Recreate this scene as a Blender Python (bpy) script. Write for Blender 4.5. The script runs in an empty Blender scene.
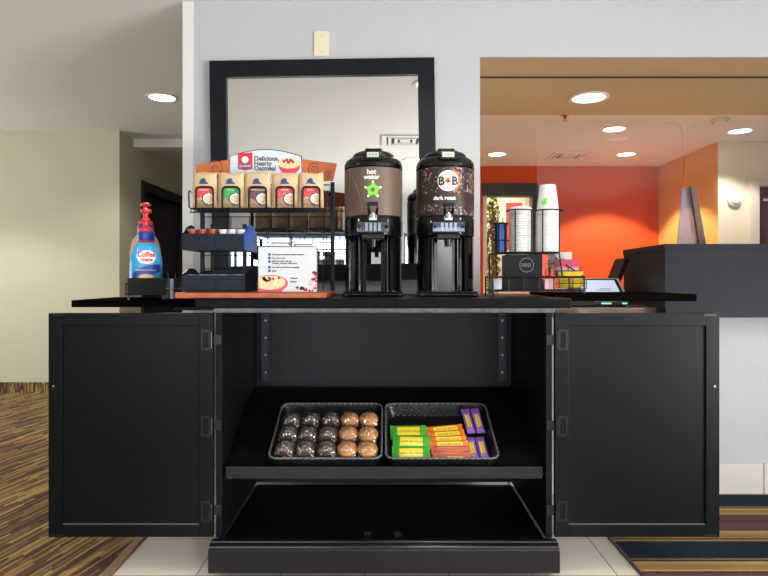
import bpy, bmesh, math, random
from mathutils import Vector, Matrix

# ------------------------------------------------------------------ camera, world, light, exposure
sc = bpy.context.scene
COL = sc.collection
H = 1.077            # eye height
CAMY = -2.19         # camera stands 2.19 m in front of the cart's front
F = 600.0            # focal length in pixels of a 768 px wide frame
cam = bpy.data.cameras.new('camera')
cam.sensor_width = 36.0
cam.lens = F / 768 * 36.0
cam.shift_y = -10 / 768
cam.clip_start = 0.05
cam_o = bpy.data.objects.new('camera', cam)
cam_o.location = (0, CAMY, H)
cam_o.rotation_euler = (math.pi / 2, 0, 0)
COL.objects.link(cam_o)
sc.camera = cam_o

world = bpy.data.worlds.new('sky')
sc.world = world
world.use_nodes = True
bg = world.node_tree.nodes['Background']
bg.inputs[0].default_value = (0.62, 0.78, 1.0, 1)
bg.inputs[1].default_value = 2.2
sc.view_settings.view_transform = 'Standard'
sc.view_settings.look = 'None'
sc.view_settings.gamma = 1.0
sc.view_settings.use_curve_mapping = False
sc.view_settings.exposure = 0.0
try:
    sc.cycles.use_denoising = True
    sc.cycles.max_bounces = 10
    sc.cycles.transparent_max_bounces = 24
    sc.cycles.sample_clamp_indirect = 6.0
    sc.cycles.caustics_reflective = False
    sc.cycles.caustics_refractive = False
except Exception:
    pass

def daylight(name, loc, rot, sx, sy, power, col):
    l = bpy.data.lights.new(name, 'AREA')
    l.shape = 'RECTANGLE'; l.size = sx; l.size_y = sy
    l.energy = power; l.color = col
    o = bpy.data.objects.new(name, l)
    o.location = loc; o.rotation_euler = rot
    COL.objects.link(o)
    return o
# daylight entering by the lobby windows (behind the viewer and in the right-hand wall)
daylight('daylight_entrance', (-2.0, -6.55, 1.05), (math.pi / 2 + .5, 0, 0), 2.8, 1.6, 85, (0.93, 0.96, 1.0))
daylight('daylight_front', (1.85, -6.55, 1.05), (math.pi / 2 + .5, 0, 0), 3.0, 1.6, 75, (0.93, 0.96, 1.0))
daylight('daylight_side', (4.35, -3.2, 0.6), (math.pi / 2 + .95, 0, math.pi / 2), 3.0, 1.5, 620, (1.0, 0.98, 0.94))
daylight('hall_fill_daylight', (-6.3, 1.5, 1.0), (math.pi / 2 + .8, 0, -math.pi / 2), 2.4, 1.4, 105, (1.0, 0.98, 0.92))  # added fill for the hall ceiling, aimed up at the added window

SPOT = 1.0           # strength of all the recessed lamps

# ------------------------------------------------------------------ helpers
def lin(c):
    if isinstance(c, str):
        c = c.lstrip('#')
        c = [int(c[i:i + 2], 16) / 255 for i in (0, 2, 4)]
    return tuple(((x / 12.92) if x <= 0.04045 else ((x + 0.055) / 1.055) ** 2.4) for x in c) + (1.0,)

def newmat(name):
    m = bpy.data.materials.new(name)
    m.use_nodes = True
    nt = m.node_tree
    return m, nt, nt.nodes['Principled BSDF'], nt.nodes, nt.links

def M(name, col, rough=0.5, metal=0.0, spec=0.5, bump=None, vary=None, emit=None, coat=0.0):
    """principled material; bump=(scale, strength, distance); vary=(scale, second colour, amount)"""
    m, nt, p, N, L = newmat(name)
    c = lin(col)
    p.inputs['Base Color'].default_value = c
    p.inputs['Roughness'].default_value = rough
    p.inputs['Metallic'].default_value = metal
    p.inputs['Specular IOR Level'].default_value = spec
    if coat:
        p.inputs['Coat Weight'].default_value = coat
        p.inputs['Coat Roughness'].default_value = 0.08
    tc = N.new('ShaderNodeTexCoord')
    if vary:
        n = N.new('ShaderNodeTexNoise'); n.inputs['Scale'].default_value = vary[0]; n.inputs['Detail'].default_value = 4
        L.new(tc.outputs['Object'], n.inputs['Vector'])
        mx = N.new('ShaderNodeMix'); mx.data_type = 'RGBA'
        r = N.new('ShaderNodeMapRange'); r.inputs['From Min'].default_value = 0.35; r.inputs['From Max'].default_value = 0.65
        r.inputs['To Max'].default_value = vary[2]
        L.new(n.outputs['Fac'], r.inputs['Value']); L.new(r.outputs['Result'], mx.inputs['Factor'])
        mx.inputs['A'].default_value = c; mx.inputs['B'].default_value = lin(vary[1])
        L.new(mx.outputs['Result'], p.inputs['Base Color'])
    if bump:
        n = N.new('ShaderNodeTexNoise'); n.inputs['Scale'].default_value = bump[0]; n.inputs['Detail'].default_value = 3
        L.new(tc.outputs['Object'], n.inputs['Vector'])
        b = N.new('ShaderNodeBump'); b.inputs['Strength'].default_value = bump[1]; b.inputs['Distance'].default_value = bump[2]
        L.new(n.outputs['Fac'], b.inputs['Height']); L.new(b.outputs['Normal'], p.inputs['Normal'])
    if emit:
        p.inputs['Emission Color'].default_value = lin(emit[0]); p.inputs['Emission Strength'].default_value = emit[1]
    return m

def film(name, tint=(1, 1, 1), base=0.03, haze=0.0, rough=0.05, crinkle=None, hazecol=(0.9, 0.9, 0.95), gain=0.7):
    """thin clear plastic or glass: mostly see-through, shiny at a slant"""
    m, nt, p, N, L = newmat(name)
    N.remove(p)
    out = N['Material Output']
    tr = N.new('ShaderNodeBsdfTransparent'); tr.inputs[0].default_value = (*tint, 1)
    gl = N.new('ShaderNodeBsdfGlossy'); gl.inputs['Roughness'].default_value = rough
    lw = N.new('ShaderNodeLayerWeight'); lw.inputs['Blend'].default_value = 0.25
    ad = N.new('ShaderNodeMath'); ad.operation = 'MULTIPLY_ADD'; ad.inputs[1].default_value = gain; ad.inputs[2].default_value = base
    ad.use_clamp = True
    L.new(lw.outputs['Fresnel'], ad.inputs[0])
    mx = N.new('ShaderNodeMixShader')
    L.new(ad.outputs[0], mx.inputs[0]); L.new(tr.outputs[0], mx.inputs[1]); L.new(gl.outputs[0], mx.inputs[2])
    last = mx
    if haze:
        df = N.new('ShaderNodeBsdfDiffuse'); df.inputs[0].default_value = (*hazecol, 1)
        m2 = N.new('ShaderNodeMixShader'); m2.inputs[0].default_value = haze
        L.new(mx.outputs[0], m2.inputs[1]); L.new(df.outputs[0], m2.inputs[2]); last = m2
    if crinkle:
        tc = N.new('ShaderNodeTexCoord')
        n = N.new('ShaderNodeTexNoise'); n.inputs['Scale'].default_value = crinkle[0]; n.inputs['Detail'].default_value = 2
        L.new(tc.outputs['Object'], n.inputs['Vector'])
        b = N.new('ShaderNodeBump'); b.inputs['Strength'].default_value = crinkle[1]; b.inputs['Distance'].default_value = 0.01
        L.new(n.outputs['Fac'], b.inputs['Height'])
        L.new(b.outputs['Normal'], gl.inputs['Normal']); L.new(b.outputs['Normal'], lw.inputs['Normal'])
    L.new(last.outputs[0], out.inputs['Surface'])
    return m

def X(px, d): return (px - 384) * d / F
def Z(py, d): return H - (py - 278) * d / F
def Y(d): return d + CAMY

class MB:
    """collects shapes of one part; build() links them as ONE mesh object"""
    def __init__(self):
        self.v = []; self.f = []; self.mi = []; self.m = 0; self.soft = False
    def add(self, verts, faces, Mx=None):
        o = len(self.v)
        for v in verts:
            v = Vector(v)
            if Mx is not None: v = Mx @ v
            self.v.append(v)
        for f in faces:
            self.f.append([i + o for i in f]); self.mi.append(self.m)
        return self
    def box(self, x0, x1, y0, y1, z0, z1, b=0.0, Mx=None, seg=2):
        if b <= 0:
            vs = [(x, y, z) for z in (z0, z1) for y in (y0, y1) for x in (x0, x1)]
            fs = [(0, 2, 3, 1), (4, 5, 7, 6), (0, 1, 5, 4), (2, 6, 7, 3), (0, 4, 6, 2), (1, 3, 7, 5)]
            return self.add(vs, fs, Mx)
        bm = bmesh.new()
        bmesh.ops.create_cube(bm, size=1)
        for v in bm.verts:
            v.co = Vector(((x0 + x1) / 2 + v.co.x * (x1 - x0), (y0 + y1) / 2 + v.co.y * (y1 - y0), (z0 + z1) / 2 + v.co.z * (z1 - z0)))
        b = min(b, 0.49 * min(x1 - x0, y1 - y0, z1 - z0))
        bmesh.ops.bevel(bm, geom=bm.edges[:], offset=b, segments=seg, affect='EDGES', profile=0.5)
        self.bm(bm, Mx); bm.free(); self.soft = True
        return self
    def bm(self, bm, Mx=None):
        bm.verts.index_update()
        self.add([v.co.copy() for v in bm.verts], [[v.index for v in f.verts] for f in bm.faces], Mx)
    def tube(self, pts, r, n=8, closed=False, Mx=None):
        pts = [Vector(p) for p in pts]
        k = len(pts); rings = []
        up = None
        for i, p in enumerate(pts):
            if closed: t = pts[(i + 1) % k] - pts[i - 1]
            else: t = pts[min(i + 1, k - 1)] - pts[max(i - 1, 0)]
            t.normalize()
            if up is None:
                up = Vector((0, 0, 1)) if abs(t.z) < 0.9 else Vector((0, 1, 0))
            a = t.cross(up)
            if a.length < 1e-4:
                a = t.cross(Vector((1, 0, 0)))
            a.normalize(); b = t.cross(a).normalized(); up = -b if False else up
            rr = r[i] if isinstance(r, (list, tuple)) else r
            rings.append([p + a * math.cos(2 * math.pi * j / n) * rr + b * math.sin(2 * math.pi * j / n) * rr for j in range(n)])
        vs = [v for ring in rings for v in ring]; fs = []
        for i in range(k if closed else k - 1):
            i2 = (i + 1) % k
            for j in range(n):
                j2 = (j + 1) % n
                fs.append((i * n + j, i * n + j2, i2 * n + j2, i2 * n + j))
        if not closed:
            fs.append(list(range(n))[::-1]); fs.append([(k - 1) * n + j for j in range(n)])
        return self.add(vs, fs, Mx)
    def lathe(self, prof, n=32, c=(0, 0, 0), sx=1.0, sy=1.0, a0=0.0, a1=2 * math.pi, cap=True, Mx=None):
        full = abs(a1 - a0 - 2 * math.pi) < 1e-6
        k = n if full else n + 1
        vs = []
        for r, z in prof:
            for j in range(k):
                a = a0 + (a1 - a0) * j / n
                vs.append((c[0] + r * math.cos(a) * sx, c[1] + r * math.sin(a) * sy, c[2] + z))
        fs = []
        for i in range(len(prof) - 1):
            for j in range(n):
                j2 = (j + 1) % k
                fs.append((i * k + j, i * k + j2, (i + 1) * k + j2, (i + 1) * k + j))
        if cap and full:
            if prof[0][0] > 1e-5: fs.append([j for j in range(k)][::-1])
            if prof[-1][0] > 1e-5: fs.append([(len(prof) - 1) * k + j for j in range(k)])
        return self.add(vs, fs, Mx)
    def shell(self, r, t, a0, a1, z0, z1, n=16, c=(0, 0, 0)):
        """upright curved plate of thickness t (angles measured from the front, -y, towards +x)"""
        vs = []; fs = []
        for j in range(n + 1):
            a = a0 + (a1 - a0) * j / n
            s, q = math.sin(a), -math.cos(a)
            for rr, z in ((r, z0), (r, z1), (r - t, z1), (r - t, z0)):
                vs.append((c[0] + rr * s, c[1] + rr * q, c[2] + z))
        for j in range(n):
            for e in range(4):
                e2 = (e + 1) % 4
                fs.append((j * 4 + e, (j + 1) * 4 + e, (j + 1) * 4 + e2, j * 4 + e2))
        fs.append((0, 1, 2, 3)); fs.append((n * 4 + 3, n * 4 + 2, n * 4 + 1, n * 4))
        return self.add(vs, fs)
    def prism(self, poly, y0, y1, Mx=None):
        """outline in x,z pushed along y"""
        k = len(poly)
        vs = [(x, y0, z) for x, z in poly] + [(x, y1, z) for x, z in poly]
        fs = [list(range(k)), [k + i for i in range(k)][::-1]]
        for i in range(k):
            j = (i + 1) % k
            fs.append((i, k + i, k + j, j))
        return self.add(vs, fs, Mx)
    def fill(self, poly, fn=None, Mx=None, rings=1):
        """flat star-shaped patch given as x,z points around its centre; fn maps (x,z) to 3D"""
        cx = sum(p[0] for p in poly) / len(poly); cz = sum(p[1] for p in poly) / len(poly)
        fn = fn or (lambda x, z: (x, 0, z))
        k = len(poly); vs = [fn(cx, cz)]; fs = []
        for r in range(1, rings + 1):
            t = r / rings
            vs += [fn(cx + (x - cx) * t, cz + (z - cz) * t) for x, z in poly]
        for i in range(k):
            fs.append((0, 1 + i, 1 + (i + 1) % k))
        for r in range(rings - 1):
            for i in range(k):
                j = (i + 1) % k
                fs.append((1 + r * k + i, 1 + (r + 1) * k + i, 1 + (r + 1) * k + j, 1 + r * k + j))
        return self.add(vs, fs, Mx)
    def text(self, s, size, x, z, fn=None, Mx=None, align='CENTER', weight=0.0, squeeze=1.0):
        """lettering lying in the x,z plane, its baseline at z"""
        vs, fs = text_mesh(s, size, align, weight)
        fn = fn or (lambda a, b: (a, 0, b))
        return self.add([fn(x + vx * squeeze, z + vz) for vx, vz in vs], fs, Mx)
    def build(self, name, mat, parent=None, world=True, smooth=True, angle=35):
        me = bpy.data.meshes.new(name)
        off = Vector((0, 0, 0))
        if world:
            q = parent
            while q is not None:
                off += q.location; q = q.parent
        me.from_pydata([v - off for v in self.v], [], self.f)
        mats = mat if isinstance(mat, (list, tuple)) else [mat]
        for m in mats: me.materials.append(m)
        me.polygons.foreach_set('material_index', self.mi)
        bm = bmesh.new(); bm.from_mesh(me)
        bmesh.ops.recalc_face_normals(bm, faces=bm.faces[:])
        bm.to_mesh(me); bm.free()
        if smooth:
            me.polygons.foreach_set('use_smooth', [True] * len(me.polygons))
            me.set_sharp_from_angle(angle=math.radians(angle))
        me.update()
        o = bpy.data.objects.new(name, me)
        COL.objects.link(o)
        if parent is not None: o.parent = parent
        if self.soft:
            wn = o.modifiers.new('even_shading', 'WEIGHTED_NORMAL'); wn.keep_sharp = True; wn.weight = 60
        return o

_tcache = {}
def text_mesh(s, size, align, weight):
    key = (s, size, align, weight)
    if key not in _tcache:
        cu = bpy.data.curves.new('lettering', 'FONT')
        cu.body = s; cu.size = size; cu.align_x = align; cu.offset = weight; cu.resolution_u = 3
        o = bpy.data.objects.new('lettering', cu); COL.objects.link(o)
        dg = bpy.context.evaluated_depsgraph_get(); dg.update()
        me = bpy.data.meshes.new_from_object(o.evaluated_get(dg))
        _tcache[key] = ([(v.co.x, v.co.y) for v in me.vertices], [list(p.vertices) for p in me.polygons])
        bpy.data.objects.remove(o); bpy.data.curves.remove(cu); bpy.data.meshes.remove(me)
    return _tcache[key]

def tag(o, label, cat, group=None, kind=None):
    o['label'] = label; o['category'] = cat
    if group: o['group'] = group
    if kind: o['kind'] = kind
    return o
def thing(name, label, cat, loc=(0, 0, 0), rot=(0, 0, 0), group=None):
    o = bpy.data.objects.new(name, None)
    o.empty_display_size = 0.05
    COL.objects.link(o); o.location = loc; o.rotation_euler = rot
    return tag(o, label, cat, group)
def single(mb, name, mat, label, cat, base, group=None, kind=None, rot=None, world=True):
    """a thing that is one mesh, its origin at its base"""
    base = Vector(base)
    if world: mb.v = [v - base for v in mb.v]
    o = mb.build(name, mat, None, world=False)
    o.location = base
    if rot: o.rotation_euler = rot
    return tag(o, label, cat, group, kind)
def struct(mb, name, mat, label, cat, smooth=False):
    o = mb.build(name, mat, None, smooth=smooth)
    return tag(o, label, cat, None, 'structure')
def copy_tree(o, parent=None):
    c = o.copy(); COL.objects.link(c)
    if parent is not None: c.parent = parent
    for ch in list(o.children): copy_tree(ch, c)
    return c
def circle(r, n=24, cx=0.0, cz=0.0, sz=1.0, a0=0.0):
    return [(cx + r * math.cos(a0 + 2 * math.pi * i / n), cz + r * sz * math.sin(a0 + 2 * math.pi * i / n)) for i in range(n)]
ORD = ['topmost', 'second', 'third', 'fourth', 'fifth', 'sixth', 'seventh', 'eighth', 'ninth', 'tenth', 'eleventh', 'twelfth',
       'thirteenth', 'fourteenth', 'fifteenth', 'sixteenth', 'seventeenth', 'eighteenth', 'nineteenth', 'twentieth']

# ------------------------------------------------------------------ materials
def wall_paint(name, col, bump=0.12):
    return M(name, col, rough=0.62, spec=0.3, bump=(90, bump, 0.004))
m_white = wall_paint('white textured paint', '#b7b9bd', 0.25)
m_ceil = M('off white ceiling paint', '#e4e2db', rough=0.8, spec=0.2, bump=(140, 0.08, 0.003))
m_beige = wall_paint('beige paint', '#c6c0aa')
m_tan = wall_paint('tan soffit paint', '#c9ae86', 0.05)
m_red = wall_paint('orange red paint', '#cf501c', 0.05)
m_yellow = wall_paint('ochre paint', '#e0a456', 0.05)
m_cream = wall_paint('cream paint', '#e0d6bc', 0.05)
m_black = M('black laminate', '#0f0f11', rough=0.36, spec=0.14, bump=(60, 0.03, 0.002))
m_blackin = M('black board inside', '#0c0c0e', rough=0.45, spec=0.15, bump=(70, 0.03, 0.002))
m_blackedge = M('worn black edging', '#060607', rough=0.36, spec=0.08, vary=(120, '#111113', 0.4))
m_hinge = M('dark hinge metal', '#2b2b2e', rough=0.35, metal=0.7)
m_steel = M('brushed steel', '#b9b9bd', rough=0.28, metal=0.95)
m_brass = M('dull brass', '#b08b4a', rough=0.35, metal=0.9)
m_blackpl = M('glossy black plastic', '#08080b', rough=0.09, spec=0.35)
m_satin = M('satin black plastic', '#0c0c0e', rough=0.28, spec=.3)
m_wire = M('black coated wire', '#08080a', rough=0.3, spec=.3)
m_navy = M('navy plastic', '#0e1524', rough=0.4, spec=.2)
m_blue = M('blue plastic', '#0f419a', rough=0.4, spec=.2)
m_frame = M('black navy mirror frame', '#0b1017', rough=0.4, spec=.2, bump=(25, 0.05, 0.003))
m_mirror = M('silvered mirror', '#d9dbdb', rough=0.015, metal=1.0)
m_wood = M('orange brown wood', '#a85428', rough=0.4, vary=(30, '#8a3f1a', 0.6))
m_whitepl = M('white plastic', '#dcdcda', rough=0.35)
m_paper = M('white paper', '#dcdddd', rough=0.7)
m_ivory = M('ivory plastic', '#ded6b8', rough=0.45)
m_lamp = M('lit lamp lens', '#ffffff', rough=0.5, emit=('#fff6e6', 9.0))
m_whitemetal = M('white painted metal', '#e8e6e0', rough=0.45)
m_greyvent = M('shadow grey duct', '#18181a', rough=0.7)
m_dark = M('very dark brown door', '#241f22', rough=0.35)
m_darktrim = M('black door casing', '#17171b', rough=0.35)
m_desk = M('slate grey laminate', '#181d27', rough=0.42, spec=0.12)
m_counter = M('polished brown counter', '#6a5a50', rough=0.12, spec=0.6)
m_trimwood = M('brown wood strip', '#6e5138', rough=0.4, vary=(25, '#8f7050', 0.6))
m_casing = M('cream casing', '#d8d2c0', rough=0.5)
m_film = film('clear crinkled wrap', base=0.15, haze=.015, rough=0.06, crinkle=(60, .8))
m_acry = film('clear acrylic', tint=(0.97, 0.96, 0.98), base=0.0, gain=0.4, haze=0.006, rough=0.02, hazecol=(0.9, 0.85, 0.95))
m_glass = film('window glass', base=0.02, rough=0.01)

def carpet_streak():
    """woven dashes of gold, brown and plum running the same way"""
    m, nt, p, N, L = newmat('brown gold streaked carpet')
    def math_(op, a, b=None):
        n = N.new('ShaderNodeMath'); n.operation = op
        for i, v in enumerate((a, b)):
            if v is None: continue
            if isinstance(v, (int, float)): n.inputs[i].default_value = v
            else: L.new(v, n.inputs[i])
        return n.outputs[0]
    tc = N.new('ShaderNodeTexCoord'); mp = N.new('ShaderNodeMapping'); mp.inputs['Rotation'].default_value = (0, 0, math.radians(13))
    L.new(tc.outputs['Object'], mp.inputs['Vector'])
    sp = N.new('ShaderNodeSeparateXYZ'); L.new(mp.outputs[0], sp.inputs[0])
    wob = N.new('ShaderNodeTexNoise'); wob.inputs['Scale'].default_value = 9; L.new(mp.outputs[0], wob.inputs['Vector'])
    u = math_('FLOOR', math_('ADD', math_('MULTIPLY', sp.outputs['X'], 92.0), math_('MULTIPLY', wob.outputs['Fac'], 1.2)))
    w1 = N.new('ShaderNodeTexWhiteNoise'); w1.noise_dimensions = '1D'; L.new(u, w1.inputs['W'])
    v = math_('FLOOR', math_('ADD', math_('MULTIPLY', math_('ADD', sp.outputs['Y'], math_('MULTIPLY', sp.outputs['Z'], 3.0)), 4.2), math_('MULTIPLY', w1.outputs['Value'], 9.0)))
    cb = N.new('ShaderNodeCombineXYZ'); L.new(u, cb.inputs[0]); L.new(v, cb.inputs[1])
    w2 = N.new('ShaderNodeTexWhiteNoise'); w2.noise_dimensions = '2D'; L.new(cb.outputs[0], w2.inputs['Vector'])
    n2 = N.new('ShaderNodeTexNoise'); n2.inputs['Scale'].default_value = 260; L.new(tc.outputs['Object'], n2.inputs['Vector'])
    cr = N.new('ShaderNodeValToRGB'); cr.color_ramp.interpolation = 'CONSTANT'; e = cr.color_ramp.elements
    e[0].position = 0; e[0].color = lin('#503f38'); e[1].position = .36; e[1].color = lin('#62503f')
    for pos, c in ((.52, '#7b6346'), (.70, '#94794a'), (.88, '#a98f56')):
        q = e.new(pos); q.color = lin(c)
    L.new(math_('ADD', w2.outputs['Value'], math_('MULTIPLY', math_('SUBTRACT', n2.outputs['Fac'], .5), .3)), cr.inputs[0])
    L.new(cr.outputs[0], p.inputs['Base Color'])
    p.inputs['Roughness'].default_value = 0.95; p.inputs['Specular IOR Level'].default_value = 0.1
    b = N.new('ShaderNodeBump'); b.inputs['Strength'].default_value = 0.4; b.inputs['Distance'].default_value = 0.004
    L.new(n2.outputs['Fac'], b.inputs['Height']); L.new(b.outputs['Normal'], p.inputs['Normal'])
    return m
m_carpetL = carpet_streak()

def carpet_stripes():
    """woven bands across the room: navy, gold, plum, gold with dark pinstripes"""
    m, nt, p, N, L = newmat('navy gold plum striped carpet')
    tc = N.new('ShaderNodeTexCoord'); sp = N.new('ShaderNodeSeparateXYZ')
    L.new(tc.outputs['Object'], sp.inputs[0])
    ns = N.new('ShaderNodeTexNoise'); ns.inputs['Scale'].default_value = 60; L.new(tc.outputs['Object'], ns.inputs['Vector'])
    w = N.new('ShaderNodeMath'); w.operation = 'MULTIPLY_ADD'; w.inputs[1].default_value = 0.006
    L.new(ns.outputs['Fac'], w.inputs[0]); L.new(sp.outputs['Y'], w.inputs[2])
    a = N.new('ShaderNodeMath'); a.operation = 'SUBTRACT'; a.inputs[0].default_value = 0.777 + 0.522 * 20
    L.new(w.outputs[0], a.inputs[1])
    md = N.new('ShaderNodeMath'); md.operation = 'MODULO'; md.inputs[1].default_value = 0.522
    L.new(a.outputs[0], md.inputs[0])
    dv = N.new('ShaderNodeMath'); dv.operation = 'DIVIDE'; dv.inputs[1].default_value = 0.522; L.new(md.outputs[0], dv.inputs[0])
    cr = N.new('ShaderNodeValToRGB'); cr.color_ramp.interpolation = 'CONSTANT'
    T = 0.522
    stops = [(0, '#1d2838'), (.150, '#8a7040'), (.160, '#3a2a2c'), (.172, '#a08856'), (.195, '#8c7348'), (.236, '#a08856'), (.250, '#3a2a2c'),
             (.262, '#5c4246'), (.30, '#54393f'), (.34, '#5c4246'), (.410, '#3a2a2c'), (.420, '#a08856'), (.45, '#8c7348'), (.495, '#3a2a2c'), (.506, '#a0844c')]
    e = cr.color_ramp.elements
    e[0].position = 0; e[0].color = lin(stops[0][1]); e[1].position = stops[1][0] / T; e[1].color = lin(stops[1][1])
    for pos, c in stops[2:]:
        q = e.new(pos / T); q.color = lin(c)
    L.new(dv.outputs[0], cr.inputs[0])
    n2 = N.new('ShaderNodeTexNoise'); n2.inputs['Scale'].default_value = 300; L.new(tc.outputs['Object'], n2.inputs['Vector'])
    mx = N.new('ShaderNodeMix'); mx.data_type = 'RGBA'; mx.blend_type = 'OVERLAY'; mx.inputs['Factor'].default_value = 0.35
    L.new(cr.outputs[0], mx.inputs['A']); L.new(n2.outputs['Fac'], mx.inputs['B'])
    L.new(mx.outputs['Result'], p.inputs['Base Color'])
    p.inputs['Roughness'].default_value = 0.95; p.inputs['Specular IOR Level'].default_value = 0.1
    b = N.new('ShaderNodeBump'); b.inputs['Strength'].default_value = 0.4; b.inputs['Distance'].default_value = 0.004
    L.new(n2.outputs['Fac'], b.inputs['Height']); L.new(b.outputs['Normal'], p.inputs['Normal'])
    return m
m_carpetR = carpet_stripes()

def tiles(name, c1, c2, grout, w, h, loc, swap=False, rough=0.25):
    m, nt, p, N, L = newmat(name)
    tc = N.new('ShaderNodeTexCoord'); mp = N.new('ShaderNodeMapping'); mp.inputs['Location'].default_value = loc
    if swap: mp.inputs['Rotation'].default_value = (math.pi / 2, 0, 0)
    L.new(tc.outputs['Object'], mp.inputs['Vector'])
    br = N.new('ShaderNodeTexBrick'); br.offset = 0; br.squash = 1
    br.inputs['Scale'].default_value = 1; br.inputs['Brick Width'].default_value = w; br.inputs['Row Height'].default_value = h
    br.inputs['Mortar Size'].default_value = 0.0028; br.inputs['Mortar Smooth'].default_value = 0.1
    br.inputs['Color1'].default_value = lin(c1); br.inputs['Color2'].default_value = lin(c2); br.inputs['Mortar'].default_value = lin(grout)
    L.new(mp.outputs[0], br.inputs['Vector']); L.new(br.outputs['Color'], p.inputs['Base Color'])
    p.inputs['Roughness'].default_value = rough
    b = N.new('ShaderNodeBump'); b.inputs['Strength'].default_value = 0.3; b.inputs['Distance'].default_value = 0.002; b.invert = True
    L.new(br.outputs['Fac'], b.inputs['Height']); L.new(b.outputs['Normal'], p.inputs['Normal'])
    return m
m_tile = tiles('pale floor tile', '#dcd4c8', '#d5ccc0', '#8d8478', 0.305, 0.305, (0.985, 0.019, 0))
m_basetile = M('pale wall base tile', '#cfcac6', rough=0.3)

def weave(name, col, sx=55, sy=55):
    m, nt, p, N, L = newmat(name)
    tc = N.new('ShaderNodeTexCoord')
    ck = N.new('ShaderNodeTexBrick'); ck.inputs['Scale'].default_value = sx; ck.offset = 0.5
    ck.inputs['Mortar Size'].default_value = 0.06; ck.inputs['Mortar Smooth'].default_value = 0.6
    ck.inputs['Brick Width'].default_value = 1.3; ck.inputs['Row Height'].default_value = 0.6
    mp = N.new('ShaderNodeMapping'); mp.inputs['Rotation'].default_value = (math.pi / 2, 0, 0)
    L.new(tc.outputs['Object'], mp.inputs['Vector'])
    sp = N.new('ShaderNodeSeparateXYZ'); L.new(tc.outputs['Object'], sp.inputs[0])
    sm = N.new('ShaderNodeMath'); sm.operation = 'ADD'; L.new(sp.outputs['X'], sm.inputs[0]); L.new(sp.outputs['Y'], sm.inputs[1])
    cb = N.new('ShaderNodeCombineXYZ'); L.new(sm.outputs[0], cb.inputs['X']); L.new(sp.outputs['Z'], cb.inputs['Y'])
    L.new(cb.outputs[0], ck.inputs['Vector'])
    b = N.new('ShaderNodeBump'); b.inputs['Strength'].default_value = 0.9; b.inputs['Distance'].default_value = 0.003; b.invert = True
    L.new(ck.outputs['Fac'], b.inputs['Height']); L.new(b.outputs['Normal'], p.inputs['Normal'])
    p.inputs['Base Color'].default_value = lin(col); p.inputs['Roughness'].default_value = 0.33
    return m
m_weave = weave('woven black resin', '#141417')

# ------------------------------------------------------------------ the room
YW = 0.79            # face of the white wall behind the cart
CZ = 2.452           # ceiling height
SOF = 2.175          # underside of the soffit over the reception opening
YB = -6.2            # lobby wall behind the viewer

struct(MB().box(-6, 6.2, YB, 9.2, -0.1, 0), 'floor', m_tile, 'pale square floor tiles under the black cart', 'floor')
struct(MB().box(-6, -1.02, YB, 9.2, 0, 0.006), 'floor_carpet_left', m_carpetL, 'brown and gold streaked carpet beside the tiles', 'carpet')
struct(MB().box(0.935, 4.1, YB, YW, 0, 0.006), 'floor_carpet_right', m_carpetR, 'navy, gold and plum striped carpet beside the tiles', 'carpet')
struct(MB().box(-1.02, -0.985, YB, YW + .15, 0, 0.011, b=.004), 'trim_1', m_trimwood, 'brown strip between streaked carpet and tiles', 'trim')
struct(MB().box(0.927, 0.936, YB, YW, 0, 0.009), 'trim_2', m_satin, 'thin dark strip between striped carpet and tiles', 'trim')
struct(MB().box(-6, 6.2, YB - .1, 9.2, CZ, CZ + .1), 'ceiling', m_ceil, 'off white flat ceiling', 'ceiling')

w = MB()
w.box(-0.993, 0.477, YW, YW + .15, 0, CZ)                 # stretch with the framed mirror
w.box(0.477, 4.1, YW, YW + .02, SOF, CZ)                  # above the opening
w.box(0.477, 4.1, YW, YW + .15, 0, 0.88)                  # low wall under the counter
struct(w, 'wall_back', m_white, 'white textured wall around the reception opening', 'wall')
s = MB(); xs = 0.477
s.box(0.477, 4.1, YW + .02, 1.85, SOF, CZ - .001)
s.m = 1; s.box(0.479, 4.09, 1.079, 1.097, SOF - .004, SOF - .0002)  # dark strip painted in place of the shade inside the slot
struct(s, 'ceiling_soffit', [m_tan, m_greyvent], 'tan soffit over the reception opening with a dark strip for the shaded shutter slot', 'soffit')
g = MB().box(-1.0, -0.945, YW - .004, YW - .0005, 0, CZ - .002, b=.0015)
g.box(-0.9985, -0.994, YW, YW + .05, 0, CZ - .002)
struct(g, 'trim_3', m_whitepl, 'white corner guard on the end of the white wall', 'corner guard')
b = MB()
xx = 0.62
while xx < 4.0:
    b.box(xx + .002, min(xx + .42, 4.09) - .002, YW - .012, YW - .0005, 0.007, 0.158, b=.003); xx += .42
for k in range(1):
    pass
struct(b, 'baseboard_right', m_basetile, 'pale tile base along the white wall', 'baseboard')

struct(MB().box(-6, -2.47, 3.41, 3.6, 0, CZ), 'wall_hall', m_beige, 'beige wall at the end of the carpeted hall', 'wall')
struct(MB().box(-6, -2.47, 3.40, 3.4095, 0.006, 0.105), 'baseboard_left', m_carpetL, 'carpet strip base along the beige wall', 'baseboard')
c = MB()
c.box(-2.62, -2.47, 3.6, 3.93, 0, CZ); c.box(-2.62, -2.47, 5.32, 9.0, 0, CZ); c.box(-2.62, -2.47, 3.93, 5.32, 2.05, CZ)
struct(c, 'wall_corridor', m_beige, 'beige corridor wall with a dark doorway', 'wall')
struct(MB().box(-2.7, 0.42, 8.9, 9.1, 0, CZ), 'wall_corridor_end', m_beige, 'beige wall at the far end of the corridor', 'wall')
struct(MB().box(0.28, 0.44, YW + .15, 8.9, 0, CZ), 'wall_office_left', m_beige, 'partition between corridor and office', 'wall')
struct(MB().box(-2.47, 0.28, 3.72, 3.9, 2.365, CZ - .001, b=.004), 'trim_4', m_whitemetal, 'white header across the corridor ceiling', 'trim')

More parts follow.
